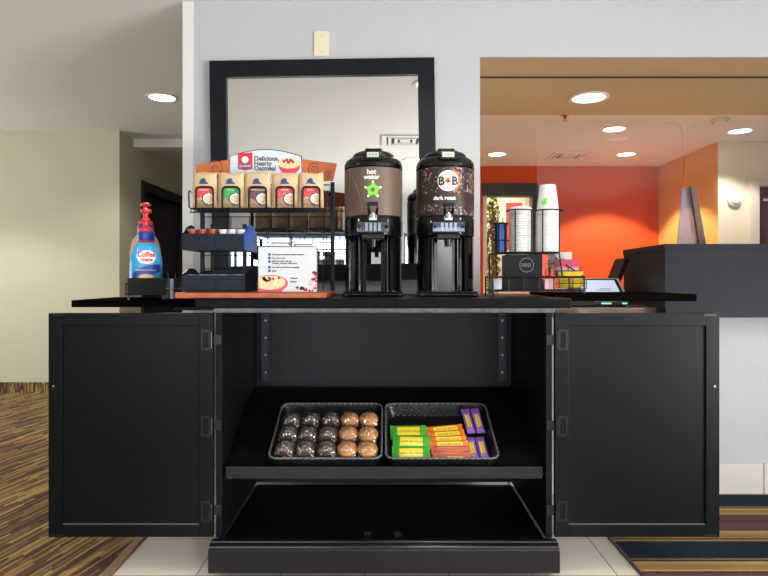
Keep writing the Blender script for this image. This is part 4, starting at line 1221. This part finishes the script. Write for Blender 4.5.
for (a, b_) in ((284, 161.5), (287, 160.2), (290.5, 160.5), (293, 161.8), (288.5, 162.5)): q.fill(circle(.0065, 10, SXc(a), SZc(b_)), fy(.002))
q.build('sign_panel', [m_sign, m_satin, m_badge, m_bluep, m_wtxt, m_gtxt, m_pink, m_oat, m_berry], st)
def spiral(q, cx, cz, r0, r1, turns, a0, y, w=.0016, sgn=1):
    n = 40; q.tube([(cx + (r0 + (r1 - r0) * i / n) * math.cos(a0 + sgn * turns * 2 * math.pi * i / n), y, cz + (r0 + (r1 - r0) * i / n) * math.sin(a0 + sgn * turns * 2 * math.pi * i / n)) for i in range(n + 1)], w, 5)
m_wing = M('rust orange wing panel', '#b9622f', rough=.45, vary=(14, '#a8531f', .5))
q = MB(); q.prism([(SXc(196.5), SZc(180)), (SXc(229.5), SZc(180)), (SXc(229.5), SZc(159.5)), (SXc(195.5), SZc(164.5))], sy + .001, sy + .004); q.m = 1
spiral(q, SXc(216), SZc(168), .034, .006, 1.4, 2.6, sy + .0005, sgn=-1); q.build('sign_wing', [m_wing, m_swirl], st)
q = MB(); q.prism([(SXc(302), SZc(181)), (SXc(333), SZc(181)), (SXc(337), SZc(163.5)), (SXc(302), SZc(159))], sy + .001, sy + .004); q.m = 1
spiral(q, SXc(314), SZc(169.5), .028, .004, 1.8, 1.0, sy + .0005); spiral(q, SXc(327.5), SZc(173.5), .018, .003, 1.6, 1.6, sy + .0005, sgn=-1); q.build('sign_wing', [m_wing, m_swirl], st)

# oatmeal bags
m_kraft = M('tan printed bag', '#cbb08a', rough=.5, vary=(16, '#b3966c', .5), bump=(45, .5, .006))
m_kraft2 = M('tan bag print field', '#b09070', rough=.5, vary=(60, '#7d6048', .8))
def oat_bag(x, y, z, label, colour, name_txt, w_=.106, h_=.140, rz=0.0, seed=1, lean=0.0):
    t = thing('oatmeal_bag', label, 'bag', (x, y, z), (lean, 0, rz), 'oatmeal bags in the stand')
    rnd = random.Random(seed); q = MB(); nu, nv = 16, 18; vs = []; fs = []
    def dep(u, v): return .0172 * max(0.0, 1 - abs(u) ** 3) ** .5 * max(0.0, 1 - abs(v * 1.0) ** 5) ** .6 + .0006
    for s_ in (-1, 1):
        for i in range(nu + 1):
            for j in range(nv + 1):
                u = -1 + 2 * i / nu; v = -1 + 2 * j / nv
                wav = .002 * math.sin(9 * v + seed + 2 * u) * (1 - u * u)
                tw = 1.0 - .05 * max(0, v - .3) + .012 * math.sin(5 * v + seed); 
                vs.append((u * w_ / 2 * tw, s_ * (dep(u, v) + wav * .6 + rnd.random() * .0028) , (v + 1) / 2 * h_ + (.0022 * math.sin(4.1 * u + seed * 2) if v > .9 else 0)))
    m_ = (nu + 1) * (nv + 1)
    for s_ in (0, 1):
        for i in range(nu):
            for j in range(nv):
                a = s_ * m_ + i * (nv + 1) + j
                fs.append((a, a + nv + 1, a + nv + 2, a + 1) if s_ == 0 else (a, a + 1, a + nv + 2, a + nv + 1))
    q.add(vs, fs)
    def f(o):
        return lambda a, b_: (a, -(dep(a / (w_ / 2), b_ / h_ * 2 - 1) + .0032 + o), b_)
    q.m = 1   # blue crest at the top
    q.fill([(-.020, .092), (-.012, .101), (-.016, .104), (-.006, .114), (.006, .114), (.010, .106), (.006, .104), (.016, .097), (.020, .092)], f(.0004), rings=3)
    q.m = 2; q.fill([(-.035, .034), (.035, .034), (.035, .076), (.02, .083), (-.02, .083), (-.035, .076)], f(.0002), rings=5)
    q.m = 3; q.fill([(-.035, .006), (.035, .006), (.035, .034), (-.035, .034)], f(.0003), rings=4)
    q.m = 4; q.text(name_txt, .0095, 0, .066, f(.0012))
    q.m = 4; q.fill(circle(.022, 24, .018, .034), f(.0010), rings=4)
    q.m = 1
    for i in range(16):
        a0 = .5 * math.pi + i * math.pi / 16; a1 = a0 + math.pi / 16
        q.add([f(.0018)(.018 + r_ * math.cos(a), .034 + r_ * math.sin(a)) for r_, a in ((.019, a0), (.0235, a0), (.0235, a1), (.019, a1))], [(0, 1, 2, 3)])
    q.m = 5; q.fill(circle(.016, 20, .019, .033), f(.0019), rings=3)
    q.build('pouch', [m_kraft, m_bluep, M('flavour colour ' + name_txt.lower(), colour, rough=.45), m_kraft2, m_wtxt, m_oat], t, world=False)
    return t
lab = ['with a red panel at the left end of the wire basket', 'with a green panel in the wire basket', 'with a plum brown panel in the middle of the wire basket', 'with a salmon red panel next to the right-end bag', 'with a rose red panel at the right end of the wire basket']
cols_ = ['#d8444a', '#3f9e4a', '#6a4248', '#d84a48', '#cf3d48']
nms = ['ORIGINAL', 'MAPLE', 'BROWN SUGAR', 'APPLES', 'BERRY']
for i, c_ in enumerate(slots):
    xc = X(c_, 2.37)
    oat_bag(xc, .188, zs + .0025, 'tan oatmeal bag ' + lab[i], cols_[i], nms[i], rz=rnd.uniform(-.03, .03), seed=i + 1, w_=.098 if i in (0, 4) else .106, h_=.138 + rnd.uniform(-.003, .004))
    if i > 0: oat_bag(xc + .006 * (1 if i % 2 else -1) + (-.010 if i == 4 else 0), .241, zs + .0025, 'tan oatmeal bag standing behind the ' + ['', 'green', 'plum brown', 'salmon red', 'rose red'][i] + ' panelled one', cols_[i], nms[i], rz=rnd.uniform(-.05, .05), seed=i + 11, h_=.142, w_=.090)
t = thing('oatmeal_bag', 'taller oatmeal bag with a red strip, behind the red one at the left end', 'bag', (X(208.5, 2.42), .242, zs + .0025), group='oatmeal bags in the stand')
q = MB(); q.box(-.042, .042, -.014, .014, 0, .140, b=.008); q.box(-.042, .042, -.004, .004, .1405, .150, b=.002); q.m = 1; q.box(-.041, .041, -.0162, -.0145, .126, .139); q.build('pouch', [m_kraft, M('red strip', '#9c3428', rough=.45)], t, world=False)

# condiment organiser with two trays
CO = thing('condiment_organiser', 'two-tier navy condiment tray stand at the end of the wooden board', 'organiser', (-.63, .15, BZ))
TX0, TX1, TY0, TY1 = X(183, 2.26), -.523, .07, .285
def tray(z0, z1, zp, endmat):
    tr = MB()
    tr.box(TX0, TX1 - .006, TY0, TY1, z0, z0 + .005); tr.box(TX0, TX1 - .006, TY0, TY0 + .005, z0 + .005, z1); tr.box(TX0, TX1 - .006, TY1 - .005, TY1, z0 + .005, z1 + .02)
    xm = (TX0 + TX1) / 2 + .005
    tr.box(xm - .002, xm + .002, TY0 + .005, TY1 - .005, z0 + .005, z1 - .003)
    for a, b_ in ((TX0 + .003, xm - .004), (xm + .004, TX1 - .008)): tr.box(a, b_, TY0 - .003, TY0 - .0003, z0 + .008, z1 - .016, b=.001); 
    o_ = tr.build('tray', m_navy, CO)
    for s_, mt_ in ((TX0 - .0055, m_navy), (TX1 - .0055, endmat)):
        e_ = MB(); pts = [(TY0, z0), (TY1, z0), (TY1, z1 + .008)]
        for i in range(9):
            u = i / 8; pts.append((TY1 - .03 - (TY1 - TY0 - .06) * u, z1 + .010 + (zp - z1 - .01) * math.sin(math.pi * u) ** .7))
        pts.append((TY0, z1 + .004)); k = len(pts)
        e_.add([(s_, y, z) for y, z in pts] + [(s_ + .005, y, z) for y, z in pts], [list(range(k))[::-1], [k + i for i in range(k)]] + [(i, (i + 1) % k, k + (i + 1) % k, k + i) for i in range(k)])
        e_.build('end_panel', mt_, o_)
    return xm
ztop0, ztop1 = Z(250, 2.27), Z(234, 2.27)
zlow0, zlow1 = BZ + .001, Z(275, 2.27)
xm = tray(ztop0, ztop1, Z(226, 2.4), m_blue)
tray(zlow0, zlow1, Z(268.5, 2.4), m_navy)
for xp in (TX0 + .05, xm + .06):
    q = MB(); q.box(xp - .009, xp + .009, TY1 + .0005, TY1 + .006, BZ + .0005, 1.30, b=.002); q.build('post', m_navy, CO)
# creamer tubs
def tub(label, group, side, lid):
    t = thing('creamer_tub', label, 'creamer', group=group)
    q = MB(); q.lathe([(.0135, 0), (.0185, .024), (.021, .0245), (.021, .0265)], 20); q.build('cup', side, t, world=False)
    q = MB(); q.lathe([(.0205, .0267), (.0205, .0275), (.0001, .0278)], 20); q.add([(.018, -.006, .0272), (.030, -.004, .029), (.030, .004, .029), (.018, .006, .0272)], [(0, 1, 2, 3)]); q.build('foil_lid', lid, t, world=False)
    return t
m_brown = M('brown foil', '#9a4a24', rough=.35); m_creamfoil = M('cream foil', '#e6c9a8', rough=.4, vary=(70, '#a8502a', .9)); m_bluefoil = M('blue foil', '#2f6fb8', rough=.35)
def place_tubs(x0, x1, z, kinds, group, where):
    protos = {}
    n = 0
    for layer in range(2):
        for r_ in range(2):
            for c_ in range(len(kinds[layer][r_])):
                kd = kinds[layer][r_][c_]
                if kd == ' ': continue
                side, lid, word = {'b': (m_brown, m_creamfoil, 'brown'), 'u': (m_whitepl, m_bluefoil, 'blue-lidded'), 'w': (m_whitepl, m_whitepl, 'white')}[kd]
                lb = '%s creamer tub, %s layer, %s row, %s in %s' % (word, ['lower', 'upper'][layer], ['front', 'rear'][r_], ['first', 'second', 'third', 'fourth'][c_], where)
                if kd not in protos: protos[kd] = t = tub(lb, group, side, lid)
                else: t = copy_tree(protos[kd]); t['label'] = lb
                k_ = len(kinds[layer][r_]); x = x0 + (x1 - x0) * (c_ + .5) / k_ + rnd.uniform(-.0015, .0015)
                t.location = (x, TY0 + .030 + r_ * .040 + (.006 if layer else 0), z + layer * .0252); t.scale = (.86, .86, .86)
                t.rotation_euler = (0, 0, rnd.uniform(-1, 1))
ZU = ztop0 + .0305
q = MB(); q.box(TX0 + .001, xm - .003, TY0 + .006, TY1 - .03, ztop0 + .0055, ZU - .0005); q.box(xm + .003, TX1 - .008, TY0 + .006, TY1 - .03, ztop0 + .0055, ZU - .0005); q.build('tray_insert', m_navy, CO)
place_tubs(TX0 + .003, xm - .003, ZU, (('bbb', 'bbb'), ('bbb', 'bbb')), 'brown creamer tubs', 'the upper tray')
place_tubs(xm + .003, TX1 - .008, ZU, (('wub', 'uww'), ('uwu', 'wuw')), 'white and blue creamer tubs', 'the upper tray beside the blue end')
ZL = zlow0 + .0065
q = MB(); q.box(TX0 + .001, xm - .003, TY0 + .006, TY1 - .03, zlow0 + .0055, ZL + .009); q.box(xm + .003, TX1 - .008, TY0 + .006, TY1 - .03, zlow0 + .0055, ZL + .009); q.build('tray_insert', m_navy, CO)
place_tubs(TX0 + .003, xm - .003, ZL + .0095, (('www', 'www'), ('www', 'w w')), 'white creamer tubs', 'the lower tray, outer bin')
place_tubs(xm + .003, TX1 - .008, ZL + .0095, (('www', 'www'), ('w w', 'www')), 'white creamer tubs', 'the lower tray, inner bin')

# instruction sign
d_i = 2.215; yi = Y(d_i)
ins = thing('instruction_sign', 'white oatmeal instruction sign with a pink bowl leaning on the stand', 'sign', (X(288, d_i), yi, BZ))
q = MB(); x0, x1, z0, z1 = X(258, d_i), X(317.5, d_i), BZ + .0005, Z(246.3, d_i)
q.box(x0, x1, yi, yi + .004, z0, z1)
q.m = 1
for (a, b_, c_, d_) in ((x0, x1, z1 - .0018, z1 + .0006), (x0 - .0006, x0 + .0014, z0, z1), (x1 - .0014, x1 + .0006, z0, z1), (x0, x1, z0, z0 + .0015)): q.box(a, b_, yi - .0012, yi + .0045, c_, d_)
ff = lambda o: (lambda a, b_: (a, yi - o, b_))
px_ = lambda p_: X(p_, d_i)
pz_ = lambda p_: Z(p_, d_i)
q.m = 2
for i, yy in enumerate((254.5, 258, 261.6, 267.2, 270.8)): q.fill(circle(.0052, 14, px_(269.5), pz_(yy)), ff(.0008))
q.m = 3
for s_, xx, yy in (('Choose your favorite hearty oatmeal', 272, 255.2), ('Pour into a cup', 272, 258.7), ('Add hot water and stir', 272, 261.7), ('Caution: contents will be hot', 272, 263.9), ('Top with your favorite toppings', 272, 267.9), ('Enjoy', 272, 271.5), ('Oatmeal', 290, 278.8), ('Quaker', 290, 282.2)):
    q.text(s_, .0078, px_(xx), pz_(yy), ff(.0008), align='LEFT', weight=.00035)
def bowl_(cx__, cy__, rx, ry):
    return [(px_(max(258.7, cx__ + rx * math.cos(a))), pz_(min(291.9, cy__ - ry * math.sin(a)))) for a in [i * 2 * math.pi / 48 for i in range(48)]]
q.m = 4; q.fill(bowl_(270, 283.5, 18, 8.6), ff(.0008)); q.fill(bowl_(270, 288, 14, 6), ff(.0009))
q.m = 5; q.fill(bowl_(269.3, 282.6, 16.2, 7.0), ff(.0014))
q.m = 6
rb_ = random.Random(8)
for i in range(13): q.fill(circle(.005, 10, px_(263 + rb_.random() * 16), pz_(277.2 + rb_.random() * 3.6)), ff(.002))
for i in range(12): q.fill(circle(.003 + .002 * rb_.random(), 10, px_(312 + rb_.random() * 4.6), pz_(271 + rb_.random() * 12)), ff(.0014))
for i in range(14): q.fill(circle(.003 + .002 * rb_.random(), 10, px_(296 + rb_.random() * 20), pz_(287.5 + rb_.random() * 3.6)), ff(.0014))
q.m = 7
for i in range(14): q.fill(circle(.003 + .002 * rb_.random(), 10, px_(309 + rb_.random() * 7.5), pz_(280 + rb_.random() * 11)), ff(.0011))
q.build('panel', [M('pale grey board', '#c3c8cc', rough=.6), m_satin, m_bluep, M('navy lettering', '#2c3350', rough=.6), m_pink, m_oat, m_berry, M('pale pink print', '#dba6b4', rough=.5)], ins)
for a in (px_(266), px_(310)):
    q = MB(); q.box(a - .006, a + .006, yi + .0048, yi + .045, BZ + .0005, BZ + .0035); q.box(a - .006, a + .006, yi + .0048, yi + .008, BZ + .0036, BZ + .08); q.build('stand_foot', m_acry, ins)
# white containers behind the sign
for a, b_, top, lb in ((269, 289, 237.5, 'taller white container peeking over the instruction sign beside the blue end panel'), (294.5, 312, 239, 'lower white container peeking over the instruction sign nearer the post')):
    dd_ = 2.36; xa_, xb_ = X(a, dd_), X(b_, dd_); zt_ = Z(top, dd_)
    t = thing('white_container', lb, 'container', ((xa_ + xb_) / 2, Y(dd_), BZ))
    q = MB(); q.box(xa_ + .003, xb_ - .003, Y(dd_), Y(dd_) + .075, BZ + .0005, zt_ - .022, b=.006); q.build('body', m_whitepl, t)
    q = MB(); q.box(xa_, xb_, Y(dd_) - .003, Y(dd_) + .078, zt_ - .0215, zt_, b=.005); q.build('lid', m_whitepl, t)

# ------------------------------------------------------------------ cup dispenser
d_c = 2.42; yc = .215
def cx(p_, d=d_c): return X(p_, d)
def cz(p_, d=d_c): return Z(p_, d)
LZR = 1.0130
RKX0, RKX1 = cx(493), cx(584)
cd = thing('cup_rack', 'black wire rack of cups, lids and sweeteners on the counter end', 'rack', (.6, .3, CT))
z_lo, z_mid = cz(290.5), cz(277); z_up = cz(252)
ya, yb = .225, .405
q = MB()
for z in (z_lo, z_mid): q.tube([(RKX0, ya, z), (RKX1, ya, z), (RKX1, yb, z), (RKX0, yb, z)], .0042, 8, closed=True)
for i in range(14):
    x = RKX0 + (RKX1 - RKX0) * (i + .5) / 14; q.tube([(x, ya, z_lo), (x, yb, z_lo)], .0014, 5)
for i in range(1, 6):
    x = RKX0 + (RKX1 - RKX0) * i / 6; q.tube([(x, ya, z_lo), (x, ya, z_mid)], .0030, 6)
q.build('lower_tray', m_wire, cd)
q = MB()
UX0, UX1 = cx(497), cx(562)
q.tube([(UX0, .27, z_up), (UX1, .27, z_up), (UX1, yb, z_up), (UX0, yb, z_up)], .003, 8, closed=True)
for i in range(12):
    x = UX0 + (UX1 - UX0) * (i + .5) / 12; q.tube([(x, .27, z_up), (x, yb, z_up)], .0014, 5)
CUPX, LIDX, STX = cx(547.5, 2.53), cx(520.5, 2.53), cx(500.5, 2.53)
YU = .338
for xc, hw_, top in ((CUPX, .056, 211), (LIDX, .054, 211), (STX, .030, 224)):
    zt_ = Z(top, 2.53)
    for sx in (-1, 1):
        for y_ in (YU - hw_ * .92, YU + hw_ * .92):
            q.tube([(xc + sx * hw_ * .62, y_, z_up), (xc + sx * hw_ * .62, y_, zt_)], .0030, 6)
    for zz in ((zt_,) if hw_ > .04 else (zt_, zt_ - .07)):
        q.tube([(xc + hw_ * 1.11 * math.cos(a), YU + hw_ * 1.11 * math.sin(a), zz) for a in [i * 2 * math.pi / 28 for i in range(28)]], .0030, 6, closed=True)
q.build('upper_holder', m_wire, cd)
for (x, y, zb_) in ((RKX0, ya, CT), (RKX0, yb, CT), (RKX1, ya, LZR), (RKX1, yb, LZR)):
    q = MB(); q.tube([(x, y, zb_ + .0005), (x, y, z_mid)], .0038, 8); q.build('leg', m_wire, cd)
q = MB()
for x in (UX0, UX1): 
    q.tube([(x, yb, z_mid), (x, yb, z_up)], .0036, 8); q.tube([(x, .27, z_up), (x, ya, z_mid)], .003, 8)
q.tube([(RKX1, ya, z_mid), (cx(565), .33, cz(259)), (UX1, yb, z_up)], .003, 8)
q.build('side_frame', m_wire, cd)
# cups
def cup(label):
    t = thing('paper_cup', label, 'cup', group='white paper cups in the upside-down stack')
    q = MB(); q.lathe([(.0455, .001), (.0485, .0), (.0500, .0025), (.0485, .0052), (.0450, .0056), (.0325, .108), (.0315, .1085), (.031, .104), (.0001, .104)], 36, cap=False); q.build('cup_wall', m_paper, t, world=False)
    return t
c0 = None
zc0 = z_up + .0045; step = .0108; NC = 17
for i in range(NC):
    n_ = NC - 1 - i
    lb = ('%s rim from the top of the stacked white paper cups' % ORD[n_]) if n_ else 'topmost white paper cup with a green print, upside down on the stack'
    if c0 is None: c0 = t = cup(lb)
    else: t = copy_tree(c0); t['label'] = lb
    t.location = (CUPX, YU, zc0 + i * step)
q = MB()
def cf(a, b_):
    r_ = .0485 - (b_) * .122 + .0008; th = a / .04 - .55
    return (r_ * math.sin(th), -r_ * math.cos(th), b_)
q.fill([(-.012, .030), (-.004, .046), (.004, .052), (.012, .044), (.006, .036), (.014, .028), (0, .022)], cf, rings=4); q.build('green_print', m_green, t, world=False)
q = MB()
def cf2(a, b_):
    r_ = .0485 - (b_) * .122 + .0008; th = a / .04 + .45
    return (r_ * math.sin(th), -r_ * math.cos(th), b_)
for i in range(4): q.fill([(-.003, .05 + i * .009), (.003, .05 + i * .009), (.003, .056 + i * .009), (-.003, .056 + i * .009)], cf2)
q.build('grey_print', M('pale grey print', '#c4ccd4', rough=.6), t, world=False)
# lids
def lid(label):
    t = thing('cup_cover', label, 'cover', group='white cup lids in the stack')
    q = MB(); q.lathe([(.046, 0), (.048, .002), (.047, .006), (.043, .008), (.041, .0125), (.037, .0125), (.036, .0095), (.0001, .0095)], 36, cap=False); q.build('lid_shell', m_whitepl, t, world=False)
    return t
l0 = None; NL = 19
for i in range(NL):
    n_ = NL - 1 - i; lb = '%s lid from the top of the white lid stack' % ORD[n_]
    if l0 is None: l0 = t = lid(lb)
    else: t = copy_tree(l0); t['label'] = lb
    t.location = (LIDX, YU, z_up + .0045 + i * .0098)
sc_ = thing('stirrer_cup', 'small blue metallic cup standing in the wire rack beside the lids', 'cup', (STX, YU, z_up + .0028))
q = MB(); q.lathe([(.022, 0), (.025, .002), (.0265, .125), (.0245, .125), (.023, .005), (.0001, .005)], 30); q.build('cup_wall', M('dark blue metallic', '#1f3c66', rough=.22, metal=.6), sc_, world=False)
q = MB(); q.tube([(-.006, .004, .006), (-.010, .006, .150)], .0022, 6); q.tube([(.006, -.003, .006), (.009, -.006, .144)], .0022, 6); q.build('stirrer', m_satin, sc_, world=False)
# small black basket with a round emblem
bk = thing('condiment_basket', 'small dark woven bin with a round emblem under the cups', 'bin', (cx(524), ya + .02, z_lo))
q = MB(); bxa, bxb = cx(507), cx(543); zA, zB = z_lo + .004, cz(254.5)
q.box(bxa + .006, bxb - .006, .240, .246, zA, zB); q.box(bxa + .006, bxb - .006, .33, .336, zA, zB); q.box(bxa, bxa + .006, .240, .336, zA, zB); q.box(bxb - .006, bxb, .240, .336, zA, zB); q.box(bxa + .006, bxb - .006, .246, .33, zA, zA + .005)
q.build('body', M('ribbed black plastic', '#0a0b0d', rough=.35, spec=.15, bump=(180, .6, .003)), bk)
q = MB(); xc_, zc_ = cx(527), cz(265); q.tube([(xc_ + .028 * math.cos(a), .2375, zc_ + .028 * math.sin(a)) for a in [i * 2 * math.pi / 32 for i in range(32)]], .0022, 6, closed=True)
for i in range(8): q.box(xc_ - .02 + i * .005, xc_ - .0175 + i * .005, .2365, .2385, zc_ - .008, zc_ + .008)
q.build('emblem', M('grey emblem', '#55565c', rough=.3), bk)
# packets
def packet(label, group, m1, m2):
    t = thing('sweetener_packet', label, 'packet', group=group)
    q = MB(); nu, nv = 8, 8; vs = []; fs = []
    for s_ in (-1, 1):
        for i in range(nu + 1):
            for j in range(nv + 1):
                u = -1 + 2 * i / nu; v = -1 + 2 * j / nv
                vs.append((s_ * (.0028 * max(0, 1 - u ** 4) ** .5 * max(0, 1 - v ** 4) ** .5 + .0003), u * .026, (v + 1) * .032))
    m_ = (nu + 1) * (nv + 1)
    for s_ in (0, 1):
        for i in range(nu):
            for j in range(nv):
                a = s_ * m_ + i * (nv + 1) + j; q.f.append([a, a + 1, a + nv + 2, a + nv + 1] if s_ == 0 else [a, a + nv + 1, a + nv + 2, a + 1]); q.mi.append(1 if 2 <= j <= 3 else 0)
    q.v = [Vector(v) for v in vs]
    q.build('packet', [m1, m2], t, world=False); return t
q = MB()
tiers = [('yellow', '#f3e060', '#e3c63c', 558, 583, 271.5, .255, 'y'), ('pink', '#e07a96', '#f2d0d8', 554, 578, 259.5, .318, 'p'), ('white', '#ecebe6', '#c9c4bf', 548, 572, 252.5, .378, 'w')]
for nm, c1, c2, pa, pb, ptop, y_, _ in tiers:
    d_ = y_ - CAMY; xa_, xb_ = X(pa, d_), X(pb, d_); zt_ = Z(ptop, d_); zb_ = zt_ - .066
    q.box(xa_ - .002, xb_ + .002, y_ - .029, y_ + .029, zb_ - .004, zb_ - .001)
    for (u0, u1, w0, w1) in ((xa_ - .004, xb_ + .004, y_ - .0305, y_ - .0285), (xa_ - .004, xb_ + .004, y_ + .0285, y_ + .0305)):
        q.tube([(u0, (w0 + w1) / 2, zb_ + .018), (u1, (w0 + w1) / 2, zb_ + .018)], .0018, 6)
    for u in (xa_ - .004, (xa_ + xb_) / 2, xb_ + .004):
        q.tube([(u, y_ - .0305, zb_ - .003), (u, y_ - .0305, zb_ + .036)], .0018, 6)
    for u in (xa_ - .003, xb_ + .003):
        for v in (y_ - .02, y_ + .02):
            if zb_ - .004 > z_lo + .002: q.tube([(u, v, z_lo), (u, v, zb_ - .002)], .002, 6)
    m1, m2 = M(nm + ' paper', c1, rough=.6), M(nm + ' packet print', c2, rough=.6)
    n = 12; p0_ = None
    for i in range(n):
        lb = 'upright %s sweetener packet, %s, in the wire rack' % (nm, ['first from the cups', 'second from the cups', 'third from the cups', 'fourth from the cups', 'fifth from the cups', 'sixth from the cups', 'sixth from the outer end', 'fifth from the outer end', 'fourth from the outer end', 'third from the outer end', 'second from the outer end', 'first from the outer end'][i])
        if p0_ is None: p0_ = t = packet(lb, nm + ' sweetener packets', m1, m2)
        else: t = copy_tree(p0_); t['label'] = lb
        t.location = (xa_ + .012 + (xb_ - xa_ - .024) * (i + .5) / n, y_ + rnd.uniform(-.002, .002), zb_ + rnd.uniform(0, .004)); t.rotation_euler = (0, rnd.uniform(-.03, .03), .30 + rnd.uniform(-.03, .03))
q.build('packet_slot', m_wire, cd)
# loose white condiment packs in the lower tray
cp = M('silver grey pack', '#8f959c', rough=.3, vary=(40, '#c8ccd2', .8)); pr_ = M('pale rose pack', '#c79a9c', rough=.4)
for i, (a, b_, m_, lb) in enumerate(((493, 502, cp, 'pale grey condiment pack at the outer end of the lower wire tray'), (545, 556, pr_, 'pale rose condiment pack beside the dark woven bin'))):
    xa_, xb_ = cx(a), cx(b_)
    t = thing('condiment_pack', lb, 'packet', ((xa_ + xb_) / 2, .25, z_lo + .003))
    q = MB(); q.box(xa_, xb_, .236, .30, z_lo + .003, cz(279), b=.004); q.build('wrapper', m_, t)
